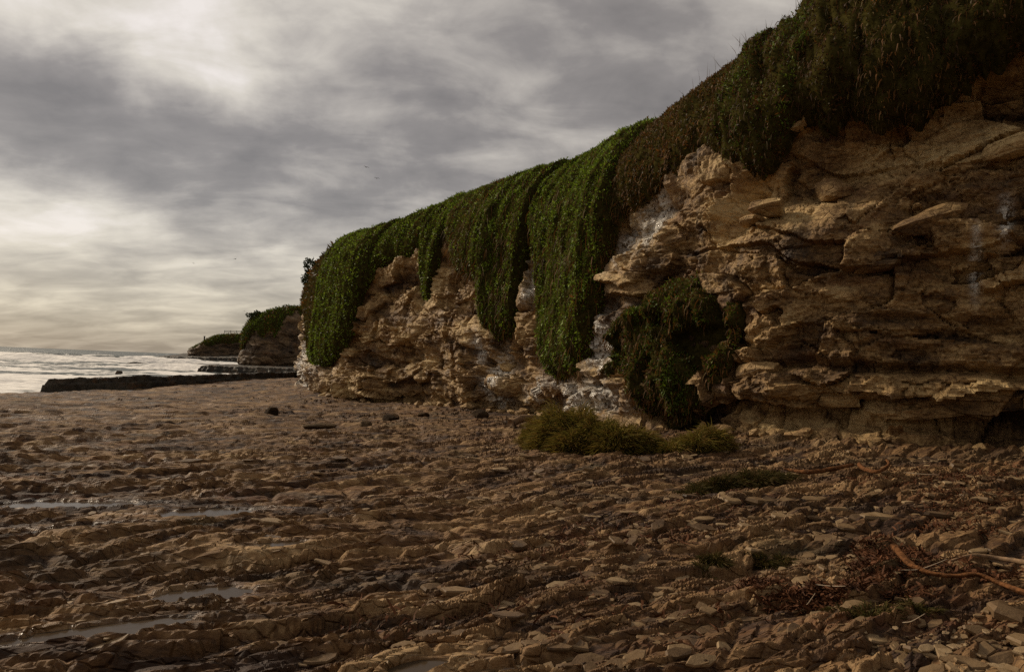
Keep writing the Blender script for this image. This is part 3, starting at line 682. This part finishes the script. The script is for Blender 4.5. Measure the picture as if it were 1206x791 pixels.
def gzs(x, y): return float(ground_z(np.array([float(x)]), np.array([float(y)]))[0])
def grass_clump(label, blobs, n_, L0, pal, seed, name='grass_clump'):
    """blobs: x, y, rx, ry, height of soft mounds the blades spring from"""
    r_ = np.random.default_rng(seed); bl = np.array(blobs, float); wt = bl[:, 2] * bl[:, 3]
    i = r_.choice(len(bl), n_, p=wt / wt.sum()); th = r_.uniform(0, 2 * math.pi, n_); q = np.sqrt(r_.random(n_)); 
    x = bl[i, 0] + bl[i, 2] * q * np.cos(th); y = bl[i, 1] + bl[i, 3] * q * np.sin(th)
    z = ground_z(x, y) + bl[i, 4] * np.sqrt(np.maximum(0, 1 - q * q)) * r_.uniform(.55, 1, n_) * (1 + .35 * fbm(x * 3.1, y * 3.1, 3, seed)) - .02
    out_ = np.stack([np.cos(th) * q, np.sin(th) * q, 0 * q], -1)
    dv = unit(out_ * 1.0 + np.array([0, 0, .75]) + r_.normal(size=(n_, 3)) * .38)
    L = L0 * r_.uniform(.5, 1.3, n_); W = L * .022 + .0022
    p0 = np.stack([x, y, z], -1); p1 = p0 + dv * (L * .55)[:, None]; d2 = unit(dv + out_ * .7 + np.array([0, 0, -.75])); p2 = p1 + d2 * (L * .5)[:, None]
    side = unit(np.cross(dv, out_ + np.array([0, 0, .25]) + r_.normal(size=(n_, 3)) * .3)) * W[:, None]
    V = np.stack([p0 - side, p0 + side, p1 + side, p1 - side, p2 + side * .25, p2 - side * .25], 1).reshape(-1, 3)
    i0 = np.arange(n_)[:, None] * 6; F = np.concatenate([i0 + np.array([[0, 1, 2, 3]]), i0 + np.array([[3, 2, 4, 5]])])
    c = palette(pal, r_.integers(0, 4, n_), r_.random(n_))
    root = empty(name, (bl[0, 0], bl[0, 1], gzs(bl[0, 0], bl[0, 1])))
    tag(root, label, 'grass', 'grass clumps on the platform')
    child('blades', make_mesh('blades', V, F, None, {'col': np.repeat(c, 6, 0)}, False), M['grass'], root)
    Vs = []; Fs = []                                                        # matted roots under the blades
    for b_ in bl:
        k0 = len(Vs)
        for j in range(5):
            for a in range(12):
                t = a / 12 * 2 * math.pi; rr_ = math.cos(j / 5 * math.pi / 2)
                px, py = b_[0] + b_[2] * rr_ * math.cos(t) * .95, b_[1] + b_[3] * rr_ * math.sin(t) * .95
                Vs.append((px, py, gzs(b_[0], b_[1]) - .08 + (b_[4] * .75 + .06) * math.sin(j / 5 * math.pi / 2) + .02 * math.sin(3 * t + j)))
        Vs.append((b_[0], b_[1], gzs(b_[0], b_[1]) + b_[4] * .72))
        for j in range(4):
            for a in range(12): Fs.append((k0 + j * 12 + a, k0 + j * 12 + (a + 1) % 12, k0 + j * 12 + 12 + (a + 1) % 12, k0 + j * 12 + 12 + a))
        for a in range(0, 12, 2): Fs.append((k0 + 48 + a, k0 + 48 + (a + 1) % 12, k0 + 48 + (a + 2) % 12, k0 + 60))
    child('root_mat', make_mesh('root_mat', Vs, Fs), M['mat'], root)
    return root
OCH = [(.19, .145, .024), (.23, .165, .032), (.12, .105, .02), (.18, .105, .026)]
OL2 = [(.065, .052, .013), (.085, .06, .018), (.045, .040, .010), (.07, .042, .014)]
grass_clump('big ochre green grass clump at the cliff foot below the shaded bay', [(1.0, 13.2, .55, .5, .72), (1.35, 12.9, .5, .45, .66), (1.65, 12.6, .5, .45, .55), (1.95, 12.3, .5, .4, .42), (.72, 13.6, .42, .36, .55), (2.3, 12.45, .45, .36, .38), (1.2, 12.55, .4, .3, .36), (.85, 12.95, .4, .3, .42)], 24000, .20, OCH, 61)
grass_clump('small ochre grass tuft right of the big clump', [(3.35, 12.2, .35, .28, .32), (3.7, 12.4, .35, .28, .36), (2.9, 12.1, .25, .22, .15)], 3500, .18, OCH, 62)
grass_clump('long low dark grass mat lying on the slabs', [(2.85, 9.1, .45, .2, .14), (3.3, 9.3, .4, .2, .18), (3.7, 9.55, .3, .2, .12), (2.45, 8.9, .25, .15, .06)], 5000, .12, OL2, 63)
grass_clump('small grass tuft among slabs, the leftmost near tuft', [(1.68, 5.5, .11, .07, .05), (1.55, 5.3, .08, .05, .03)], 700, .075, OL2, 64)
grass_clump('small grass tuft among slabs, just right of its twin', [(2.18, 5.75, .12, .07, .05), (2.36, 5.85, .08, .05, .04)], 700, .075, OL2, 65)
grass_clump('flat tuft of dark grass in front of the seaweed pile', [(2.25, 4.3, .24, .07, .03), (2.65, 4.45, .16, .06, .03)], 1000, .06, OL2, 66)

def shrub(label, c, rx, rz, n_, size, seed):
    r_ = np.random.default_rng(seed); v_ = unit(r_.normal(size=(n_, 3))); lump = 1 + .3 * np.sin(v_[:, 0] * 5 + seed) * np.sin(v_[:, 1] * 4 + 1) + .25 * np.sin(v_[:, 2] * 6 + 2 * seed)
    p = np.array(c) + v_ * np.array([rx, rx, rz]) * (lump * r_.uniform(.55, 1, n_) ** .5)[:, None] + np.array([0, 0, rz * .9])
    dv = unit(v_ + r_.normal(size=(n_, 3)) * .6); V, F = kite(p, dv, unit(np.cross(dv, r_.normal(size=(n_, 3)))), size * r_.uniform(.6, 1.2, n_), size * r_.uniform(.2, .35, n_))
    root = empty('shrub', c); tag(root, label, 'shrub')
    cc = palette([(.022, .03, .010), (.03, .04, .012), (.016, .022, .008), (.035, .035, .014)], r_.integers(0, 4, n_), r_.random(n_))
    child('crown', make_mesh('crown', V, F, None, {'col': np.repeat(cc, 4, 0)}, False), M['leaf'], root)
    tube_part('trunk', [(c[0], c[1], c[2] - .6), (c[0] + .05, c[1], c[2] + rz * .5), (c[0] + .15, c[1] + .1, c[2] + rz * 1.2)], [.12, .09, .04], M['stem'], root)
    return root
def tube(pts, rad, nseg=8, sub=5, seed=0, wob=.12):
    pts = np.array(pts, float); m = len(pts); Q = np.vstack([2 * pts[0] - pts[1], pts, 2 * pts[-1] - pts[-2]]); C = []; R = []
    for i in range(m - 1):
        p0, p1, p2, p3 = Q[i:i + 4]
        for t in np.linspace(0, 1, sub, endpoint=False):
            C.append(.5 * (2 * p1 + (p2 - p0) * t + (2 * p0 - 5 * p1 + 4 * p2 - p3) * t * t + (3 * p1 - p0 - 3 * p2 + p3) * t ** 3)); R.append(rad[i] * (1 - t) + rad[i + 1] * t)
    C.append(pts[-1]); R.append(rad[-1]); C = np.array(C); R = np.array(R); r_ = np.random.default_rng(seed)
    T = unit(np.gradient(C, axis=0)); up = np.array([.13, .2, 1.0]); A = unit(np.cross(T, up)); B = np.cross(T, A)
    th = np.linspace(0, 2 * math.pi, nseg, endpoint=False)
    k = 1 + wob * r_.normal(size=(len(C), nseg)) * .6 + wob * np.sin(th * 3 + seed)[None]
    V = C[:, None] + (A[:, None] * np.cos(th)[None, :, None] + B[:, None] * np.sin(th)[None, :, None]) * (R[:, None] * k)[..., None]
    n_ = len(C); F = [(i * nseg + j, i * nseg + (j + 1) % nseg, (i + 1) * nseg + (j + 1) % nseg, (i + 1) * nseg + j) for i in range(n_ - 1) for j in range(nseg)]
    for e in (0, n_ - 1):
        for j in range(1, nseg - 1, 2): F.append((e * nseg, e * nseg + j, e * nseg + j + 1, e * nseg + (j + 2) % nseg))
    return V.reshape(-1, 3), F
def tube_part(name, pts, rad, mat, parent=None, seed=0, **kw):
    V, F = tube(pts, rad, seed=seed, **kw); me = make_mesh(name, V, F)
    return child(name, me, mat, parent) if parent is not None else link(name, me, mat)
shrub('dark round bush at the seaward edge of the near headland top', (-44.6, 119.5, 7.6), 1.5, 1.1, 1500, .35, 3)
shrub('low dark bush on the skyline of the near headland', (-40.3, 122, 9.9), 1.5, .55, 900, .3, 4)
shrub('dark bush leaning out from the cliff rim behind the left ice plant curtain', (-16.4, 55.5, 7.6), .75, 1.1, 1600, .22, 5)

# ------------------------------------------------------------------ loose stone
import bmesh
def hull_mesh(name, pts):
    bm = bmesh.new()
    for p in pts: bm.verts.new(p)
    r = bmesh.ops.convex_hull(bm, input=bm.verts[:])
    junk = [g for g in r['geom_interior'] + r['geom_unused'] if isinstance(g, bmesh.types.BMVert)]
    if junk: bmesh.ops.delete(bm, geom=list(set(junk)), context='VERTS')
    bmesh.ops.recalc_face_normals(bm, faces=bm.faces[:])
    me = bpy.data.meshes.new(name); bm.to_mesh(me); bm.free()
    return me
def slab_mesh(seed, thick):
    r_ = random.Random(seed); k = r_.randint(5, 7); pts = []
    a0 = r_.random() * 6
    for i in range(k):
        a = a0 + (i + r_.uniform(-.3, .3)) / k * 2 * math.pi; q = r_.uniform(.72, 1.05)
        x, y = math.cos(a) * q, math.sin(a) * q * .62
        tl = r_.uniform(-.25, .25) * thick
        pts.append((x * .93, y * .9, thick * .5 + tl * .5)); pts.append((x, y, thick * r_.uniform(-.05, .25))); pts.append((x * .9, y * .9, -thick * .5))
    return hull_mesh('rock_slab', pts)
SLABS = [slab_mesh(900 + i, t) for i, t in enumerate([.22, .3, .26, .35, .2, .42, .28, .24, .34, .3, .45, .33, .25, .5])]
for me in SLABS: me.materials.append(M['slab'])
r_ = random.Random(11)
placed = []
def put_slab(x, y, size, tilt=8, rz=None, proud=.25, me=None, name='rock_slab'):
    me = me or r_.choice(SLABS)
    o = bpy.data.objects.new(name, me); col.objects.link(o); o.parent = platform
    z = gzs(x, y); rz = math.radians(33 + r_.gauss(0, 22)) if rz is None else rz
    o.location = (x, y, z - size * .06 + size * .08 * proud); k = r_.uniform(.8, 1.25)
    o.scale = (size * k, size / k * r_.uniform(.7, 1.1), size * r_.uniform(.6, 1.1))
    o.rotation_euler = (math.radians(r_.gauss(7, tilt)), math.radians(r_.gauss(0, tilt)), rz)
    return o
r3 = np.random.default_rng(5)
NC = 9000
cy_ = 3.5 + 10.5 * r3.random(NC) ** 1.25; cx_ = r3.uniform(-.62, .82, NC) * cy_
keep = r3.random(NC) < (.10 + .90 * np.clip((cx_ / cy_ + .15) / .4, 0, 1)) * sstep(fbm(cx_ * .9, cy_ * .9, 3, 77), -.45, .25)
cx_ = cx_[keep]; cy_ = cy_[keep]; fdv, _ = foot_dist(cx_, cy_); keep = (fdv > .5); cx_ = cx_[keep]; cy_ = cy_[keep]
for P_ in POOLS:
    keep = pool_e(cx_, cy_, P_) > 1.6; cx_ = cx_[keep]; cy_ = cy_[keep]
cs_ = (.030 + .115 * r3.random(len(cx_)) ** 3.4) * (.70 + .05 * cy_)
show = cs_ / np.hypot(cx_, cy_); order = np.argsort(-show); cx_, cy_, cs_ = cx_[order], cy_[order], cs_[order]
take = []
for i in range(len(cx_)):                                               # no two big ones on one spot
    if len(take) < 270 and all((cx_[i] - cx_[k]) ** 2 + (cy_[i] - cy_[k]) ** 2 > (.9 * (cs_[i] + cs_[k])) ** 2 * .55 for k in take): take.append(i)
    if len(take) >= 270: break
for i in take: put_slab(float(cx_[i]), float(cy_[i]), float(cs_[i]))
rest = np.setdiff1d(np.arange(len(cx_)), take)[:2000]
data = []
for me in SLABS:
    v_ = np.empty(len(me.vertices) * 3); me.vertices.foreach_get('co', v_); me.calc_loop_triangles(); f_ = np.empty(len(me.loop_triangles) * 3, np.int32); me.loop_triangles.foreach_get('vertices', f_)
    data.append((v_.reshape(-1, 3), f_.reshape(-1, 3)))
zr_ = ground_z(cx_[rest], cy_[rest]); VS = []; FS = []; TS = []; off = 0
for k, i in enumerate(rest):
    v_, f_ = data[k % len(data)]; sc = cs_[i] * .8; a = math.radians(33 + r3.normal() * 25); tx_, ty_ = math.radians(r3.normal() * 7 + 7), math.radians(r3.normal() * 7)
    Rm = np.array(Matrix.Rotation(a, 3, 'Z') @ Matrix.Rotation(ty_, 3, 'Y') @ Matrix.Rotation(tx_, 3, 'X'))
    w_ = (v_ * np.array([sc * r3.uniform(.8, 1.3), sc * r3.uniform(.7, 1.1), sc * r3.uniform(.6, 1.0)])) @ Rm.T + np.array([cx_[i], cy_[i], zr_[k] - .008 * r3.random()])
    VS.append(w_); FS.append(f_ + off); off += len(v_); TS.append(np.full(len(v_), r3.random()))
chips = link('stone_chips', make_mesh('stone_chips', np.vstack(VS), np.vstack(FS), {'tint': np.concatenate(TS) - .3}, None, False), M['slab'], platform); chips['kind'] = 'stuff'
# single pale stones that stand out
for (x, y, s_, m_) in [(.12, 6.0, .12, 10), (.44, 3.91, .085, 13), (.54, 4.04, .075, 5), (2.47, 4.66, .10, 10), (2.75, 4.72, .07, 13), (3.9, 7.2, .25, 3), (4.6, 7.3, .2, 8), (3.2, 7.5, .28, 1), (3.0, 8.1, .24, 6), (2.6, 8.0, .2, 0), (3.7, 8.3, .22, 2), (3.15, 4.3, .22, 13), (3.4, 4.15, .24, 10)]:
    put_slab(x, y, s_, 6, None, .9, SLABS[m_], 'stone')

# stone blocks standing proud of the cliff face
def block_mesh(seed):
    """angular chunk: a rounded box cut by random planes, roughened"""
    bm = bmesh.new(); bmesh.ops.create_icosphere(bm, subdivisions=3, radius=1.0)
    r2 = np.random.default_rng(seed); co = np.array([v.co[:] for v in bm.verts]); co = np.sign(co) * np.abs(co) ** .45
    pl = unit(r2.normal(size=(16, 3))); off = r2.uniform(.62, 1.05, 16)
    for n_, o_ in zip(pl, off):
        dd = co @ n_ - o_; co = co - np.where(dd > 0, dd, 0)[:, None] * n_
    co = co * (1 + .09 * fbm(co[:, 0] * 2.3 + seed, co[:, 1] * 2.3 + co[:, 2] * 1.7, 4, seed))[:, None]
    for v, c in zip(bm.verts, co): v.co = c
    me = bpy.data.meshes.new('rock_block'); bm.to_mesh(me); bm.free(); return me
BLOCKS = [block_mesh(700 + i) for i in range(8)]
for me in BLOCKS: me.materials.append(M['cliff'])
def put_block(s_, v_, a, b_, c_, proud, roll=0, me=None):
    p, nn, dd = cliff_pt(s_, v_); nv = Vector(nn); zax = Vector((0, 0, 1)); zax = (zax - nv * zax.dot(nv)).normalized(); xax = nv.cross(zax) * -1
    Rm = Matrix((xax, -nv, zax)).transposed() @ Matrix.Rotation(math.radians(roll), 3, 'Y') @ Matrix.Rotation(math.radians(r_.gauss(0, 7)), 3, 'Z')
    o = bpy.data.objects.new('rock_block', me or r_.choice(BLOCKS)); col.objects.link(o); o.parent = cliff
    ctr = Vector(p) + nv * (dd + proud - b_)
    o.matrix_world = Matrix.Translation(ctr) @ Rm.to_4x4() @ Matrix.Diagonal((a, b_, c_, 1))
    return o
put_block(31.2, .392, .68, .35, .27, .20, -14, BLOCKS[2])
for i in range(46):
    s_ = r_.uniform(29.6, 35.0) if i < 30 else r_.uniform(35.5, 58)
    v_ = r_.uniform(.10, .50)
    if v_ > float(vlow_main(np.array([s_]))[0]) - .06: continue
    k = r_.uniform(.16, .42) * (1.0 if i < 30 else 1.5)
    put_block(s_, v_, k * r_.uniform(1, 1.7), .3, k * r_.uniform(.45, .8), r_.uniform(-.02, .07), r_.gauss(-4, 7))

r4 = random.Random(21)                                                  # fallen blocks along the foot of the cliff
for i in range(70):
    s_ = r4.uniform(29.5, 45) if i < 45 else r4.uniform(45, 62)
    p_, nn_, dd_ = cliff_pt(s_, .06); k = .6 * r4.random() ** 1.3 + .12; sz = r4.uniform(.05, .17) * (1 if i < 45 else 1.5) * (1.35 - k)
    x, y = p_[0] + nn_[0] * k, p_[1] + nn_[1] * k
    o = bpy.data.objects.new('rubble_block', r4.choice(BLOCKS)); col.objects.link(o); o.parent = platform
    o.location = (x, y, gzs(x, y) + sz * .25); o.scale = (sz * r4.uniform(.9, 1.7), sz, sz * r4.uniform(.5, .9)); o.rotation_euler = (r4.gauss(0, .25), r4.gauss(0, .25), r4.uniform(0, 6))

def boulder(label, x, y, rx, ry, rz, seed, mat='boulder', name='boulder', z=None, group=None):
    bm = bmesh.new(); bmesh.ops.create_icosphere(bm, subdivisions=4, radius=1)
    r2 = np.random.default_rng(seed); pl = unit(r2.normal(size=(13, 3))); off = r2.uniform(.55, .92, 13)
    co = np.array([v.co[:] for v in bm.verts])
    for n_, o_ in zip(pl, off):
        dd = co @ n_ - o_; co = co - np.where(dd > 0, dd, 0)[:, None] * n_ * .92
    co = co * (1 + .06 * fbm(co[:, 0] * 2 + seed, co[:, 1] * 2 + co[:, 2] * 1.7, 4, seed))[:, None]
    co = co * np.array([rx, ry, rz])
    for v, c in zip(bm.verts, co): v.co = c
    me = bpy.data.meshes.new(name); bm.to_mesh(me); bm.free(); me.polygons.foreach_set('use_smooth', np.ones(len(me.polygons), bool))
    o = link(name, me, M[mat]); o.location = (x, y, (gzs(x, y) if z is None else z) + rz * .45); o.rotation_euler = (0, 0, seed * 1.7)
    return tag(o, label, 'rock', group or 'boulders near the cliff foot')
boulder('dark round boulder standing alone on the platform, furthest left', -7.93, 22.96, .26, .24, .22, 1)
boulder('long flat dark rock on the platform left of the other boulders', -4.74, 17.2, .42, .22, .10, 2)
boulder('dark wide boulder midway between the flat rock and the cliff foot', -3.64, 21.2, .40, .26, .20, 3)
boulder('small dark boulder touching the cliff foot under the tan rock face', -2.94, 23.6, .25, .2, .17, 4)
boulder('small dark rock just right of the long flat rock', -3.6, 17.4, .22, .18, .12, 5)
boulder('brown boulder beside the left end of the big grass clump', .9, 18.2, .35, .26, .2, 6)
boulder('blocky brown boulder at the foot of the white wet streak', -.95, 22.6, .32, .25, .2, 7)
boulder('low dark rock breaking the surf beyond the ledge', -78.9, 145, 2.6, 1.2, .55, 8, 'dark_rock', 'sea_rock', SEA, 'rocks in the surf')
boulder('small dark rock in the foam at the left edge', -40.3, 55.6, .75, .5, .32, 9, 'dark_rock', 'sea_rock', SEA, 'rocks in the surf')
boulder('tiny dark rock in the foam above the ledge', -48.8, 85.3, .5, .4, .3, 10, 'dark_rock', 'sea_rock', SEA, 'rocks in the surf')

# ------------------------------------------------------------------ driftwood, seaweed
def wood(label, pts, rad, mat, seed, lift=.03, name='driftwood', **kw):
    P3 = [(x, y, gzs(x, y) + lift + r + dz) for (x, y, dz), r in zip(pts, rad)]
    zs = np.array([p[2] for p in P3]); zs = np.maximum(zs, np.convolve(np.pad(zs, 1, 'edge'), [.25, .5, .25], 'valid'))
    P3 = [(p[0], p[1], float(z)) for p, z in zip(P3, zs)]
    V, F = tube(P3, rad, seed=seed, **kw); o = link(name, make_mesh(name, V, F), M[mat])
    return tag(o, label, 'driftwood', 'driftwood at the high tide line')
wood('thick orange brown driftwood branch curving out of the right edge', [(3.13, 5.55, .05), (3.10, 5.28, .02), (3.15, 5.10, 0), (3.28, 5.03, .01), (3.45, 5.02, .03), (3.53, 4.88, .02), (3.55, 4.62, 0), (3.62, 4.35, 0)], [.026, .025, .017, .014, .015, .018, .021, .024], 'drift', 21, nseg=12, sub=8, wob=.16)
wood('pale curved driftwood branch just behind the thick orange one', [(3.45, 5.35, 0), (3.68, 5.42, .02), (3.86, 5.38, .03), (3.9, 5.12, .02), (3.9, 4.85, 0)], [.008, .014, .018, .02, .022], 'drift2', 22, nseg=10, sub=8)
wood('slender brown driftwood stick lying beside the low grass mat', [(4.16, 10.3, 0), (4.36, 9.95, .02), (4.7, 9.98, .03), (5.05, 10.02, .02)], [.016, .03, .034, .022], 'drift', 23)
wood('forked brown root with a curled end near the cliff foot', [(5.38, 10.5, .02), (5.05, 9.75, .04), (5.0, 9.3, .02), (5.3, 9.55, .1), (5.38, 9.75, .16)], [.035, .03, .024, .02, .014], 'drift', 24)
wood('brown driftwood log against the left side of the big grass clump', [(.05, 17.1, .02), (.35, 17.9, .03), (.72, 19.0, .03)], [.09, .1, .07], 'drift2', 25)

def seaweed(label, blobs, n_, seed, L0=.10):
    r2 = np.random.default_rng(seed); bl = np.array(blobs, float); wt = bl[:, 2] * bl[:, 3]; i = r2.choice(len(bl), n_, p=wt / wt.sum())
    th = r2.uniform(0, 2 * math.pi, n_); q = np.sqrt(r2.random(n_)); x = bl[i, 0] + bl[i, 2] * q * np.cos(th); y = bl[i, 1] + bl[i, 3] * q * np.sin(th)
    z = ground_z(x, y) + .005 + bl[i, 4] * (1 - q) * r2.random(n_)
    a = r2.uniform(0, 2 * math.pi, n_); dv = unit(np.stack([np.cos(a), np.sin(a), r2.normal(size=n_) * .3], -1)); L = L0 * r2.uniform(.3, 1.5, n_)
    up = np.array([0, 0, 1.0]); side = unit(np.cross(dv, up + r2.normal(size=(n_, 3)) * .8)) * (r2.uniform(.004, .014, n_) * (.55 + L0 * 3))[:, None]
    p0 = np.stack([x, y, z], -1); p1 = p0 + dv * (L * .5)[:, None] + up * (r2.uniform(0, .03, n_))[:, None]; p2 = p1 + unit(dv + r2.normal(size=(n_, 3)) * .5) * (L * .5)[:, None]
    V = np.stack([p0 - side, p0 + side, p1 + side, p1 - side, p2 + side * .5, p2 - side * .5], 1).reshape(-1, 3)
    i0 = np.arange(n_)[:, None] * 6; F = np.concatenate([i0 + np.array([[0, 1, 2, 3]]), i0 + np.array([[3, 2, 4, 5]])])
    o = link('dried_seaweed', make_mesh('dried_seaweed', V, F, None, None, False), M['kelp'])
    return tag(o, label, 'seaweed', kind='stuff')
seaweed('heap of dark red dried seaweed round the thick driftwood', [(3.2, 5.7, .35, .22, .05), (3.35, 6.0, .3, .22, .04), (2.9, 5.25, .3, .16, .05), (3.55, 5.2, .35, .14, .04), (2.75, 4.85, .3, .12, .04)], 2300, 31, .06)
seaweed('patch of rusty dried seaweed in the near foreground slabs', [(2.0, 4.66, .28, .13, .05), (2.26, 4.72, .2, .12, .05), (1.85, 4.9, .15, .08, .03)], 1500, 32, .055)
seaweed('scattered rusty seaweed below the right hand cliff foot', [(4.3, 6.7, .5, .25, .05), (4.9, 7.5, .5, .3, .05), (5.5, 8.2, .6, .35, .06), (5.2, 9.4, .6, .3, .05), (6.4, 9.6, .7, .5, .06)], 1900, 33, .055)
seaweed('thin scatter of reddish seaweed shreds over the middle slabs', [(.3, 4.6, .6, .5, .02), (.1, 5.6, .5, .4, .02), (1.2, 6.5, .9, .7, .02), (-.6, 4.2, .5, .3, .02), (1.2, 4.4, .5, .35, .02), (2.2, 7.6, .8, .5, .02)], 700, 34, .07)
TW = [([(2.02, 4.6), (2.0, 4.52), (2.02, 4.47)], 'thin bleached twig upright among the foreground seaweed'), ([(2.15, 4.75), (2.22, 4.68), (2.27, 4.58)], 'thin curved bleached twig right of the foreground seaweed'),
      ([(2.42, 4.18), (2.44, 4.12), (2.46, 4.03)], 'thin pale twig standing in the flat grass tuft'), ([(3.0, 5.22), (3.12, 5.16), (3.3, 5.14)], 'thin white twig crossing the thick driftwood'), ([(5.6, 9.7), (5.75, 9.5), (5.85, 9.3)], 'thin pale twig sticking up near the curled root')]
for i, (pts, lb) in enumerate(TW):
    P3 = [(x, y, gzs(x, y) + .03 + .05 * j) for j, (x, y) in enumerate(pts)]
    tag(tube_part('twig', P3, [.004, .0035, .002], M['twig'], None, i, nseg=6), lb, 'twig')

# ------------------------------------------------------------------ gulls, railing, posts far off
def gull(label, loc, span, rz, bank, flap):
    root = empty('gull', loc); tag(root, label, 'bird', 'gulls in flight')
    s_ = span / 1.2; V = []; F = []
    prof = [(-.26, .012), (-.2, .05), (-.06, .085), (.08, .08), (.17, .05), (.22, .045), (.27, .03), (.31, .006)]
    for (y, r) in prof:
        for a in range(8): V.append((r * math.cos(a * math.pi / 4) * s_, y * s_, r * .9 * math.sin(a * math.pi / 4) * s_))
    for j in range(len(prof) - 1):
        for a in range(8): F.append((j * 8 + a, j * 8 + (a + 1) % 8, j * 8 + 8 + (a + 1) % 8, j * 8 + 8 + a))
    link('body', make_mesh('body', V, F), M['feather'], root)
    for sg in (-1, 1):
        st = [(.05, .10, -.10, .03), (.22, .13, -.05, .03 + .12 * flap), (.42, .06, -.07, .03 + .10 * flap), (.60, -.10, -.14, .03 - .05 * flap)]
        V = []; F = []
        for (x, y0, y1, z) in st:
            for (yy, dz) in ((y0, .012), (y1, .006), (y1, -.006), (y0, -.012)): V.append((sg * x * s_, yy * s_, (z + dz) * s_))
        for j in range(3):
            for a in range(4): F.append((j * 4 + a, j * 4 + (a + 1) % 4, j * 4 + 4 + (a + 1) % 4, j * 4 + 4 + a))
        F.append((12, 13, 14, 15))
        link('wing', make_mesh('wing', V, F), M['feather'], root)
    V = [(-.03, -.24, .01), (.03, -.24, .01), (.07, -.38, 0), (-.07, -.38, 0), (-.03, -.24, -.01), (.03, -.24, -.01), (.07, -.38, -.012), (-.07, -.38, -.012)]
    link('tail', make_mesh('tail', [tuple(c * s_ for c in v_) for v_ in V], [(0, 1, 2, 3), (7, 6, 5, 4), (0, 4, 5, 1), (1, 5, 6, 2), (2, 6, 7, 3), (3, 7, 4, 0)], None, None, False), M['feather'], root)
    root.rotation_euler = (0, bank, rz)
gull('dark gull in flight, the upper of the pair nearest the cliff', (-33.9, 150, 44.7), 1.3, .5, .15, .8)
gull('dark gull in flight, the lower of the pair nearest the cliff', (-31.4, 150, 42.3), 1.35, .35, .05, .7)
gull('gull in flight below the cloud bank, left of the cliff corner', (-86.5, 210, 31.6), 1.4, -.4, -.1, .6)
gull('faint far gull left of the gull below the cloud bank', (-122.9, 260, 36.4), 1.2, .9, .2, .5)
gull('tiny far gull low over the near headland', (-102.4, 260, 19.0), 1.3, .2, -.15, .6)

def box(name, c, dims, mat, parent, rz=0):
    x, y, z = (d_ / 2 for d_ in dims); b = min(dims) * .08
    pts = [(sx_ * (x - (b if k != 0 else 0)), sy_ * (y - (b if k != 1 else 0)), sz_ * (z - (b if k != 2 else 0))) for sx_ in (-1, 1) for sy_ in (-1, 1) for sz_ in (-1, 1) for k in range(3)]
    o = link(name, hull_mesh(name, pts), mat, parent); o.location = c; o.rotation_euler = (0, 0, rz); return o
def top3(s_): return H3.at(np.array([s_]), np.array([.885]))[0]
a = np.array([-107.0, 254.0, 9.7]); b_ = np.array([-93.0, 258.5, 10.3]); rail = empty('railing', tuple(a)); tag(rail, 'weathered post and rail fence along the distant headland top', 'fence')
L = float(np.linalg.norm((b_ - a)[:2])); ang = math.atan2(b_[1] - a[1], b_[0] - a[0]); ux, uy = math.cos(ang), math.sin(ang)
for i in range(8):
    t = i / 7 * L; box('post', (ux * t, uy * t, .45 + .5 * i / 7), (.16, .16, 1.9), M['rail'], rail, ang)
for zz in (1.2, .75):
    o = box('rail', (ux * L / 2, uy * L / 2, zz + .25), (L, .09, .17), M['rail'], rail, ang); o.rotation_euler = (0, -math.atan2(.5, L), ang)
pole = empty('lamp_pole', (-99.5, 257.0, 9.9)); tag(pole, 'thin lone pole rising behind the distant railing', 'pole')
box('shaft', (0, 0, 1.4), (.11, .11, 3.2), M['rail'], pole); box('cap', (0, 0, 3.05), (.2, .2, .12), M['rail'], pole)
pst = empty('marker_post', (-113.2, 251.5, 6.6)); tag(pst, 'small dark post at the tip of the distant headland', 'post')
box('shaft', (0, 0, .5), (.4, .4, 2.6), M['rail'], pst); box('cap', (0, 0, 1.88), (.5, .5, .18), M['rail'], pst)
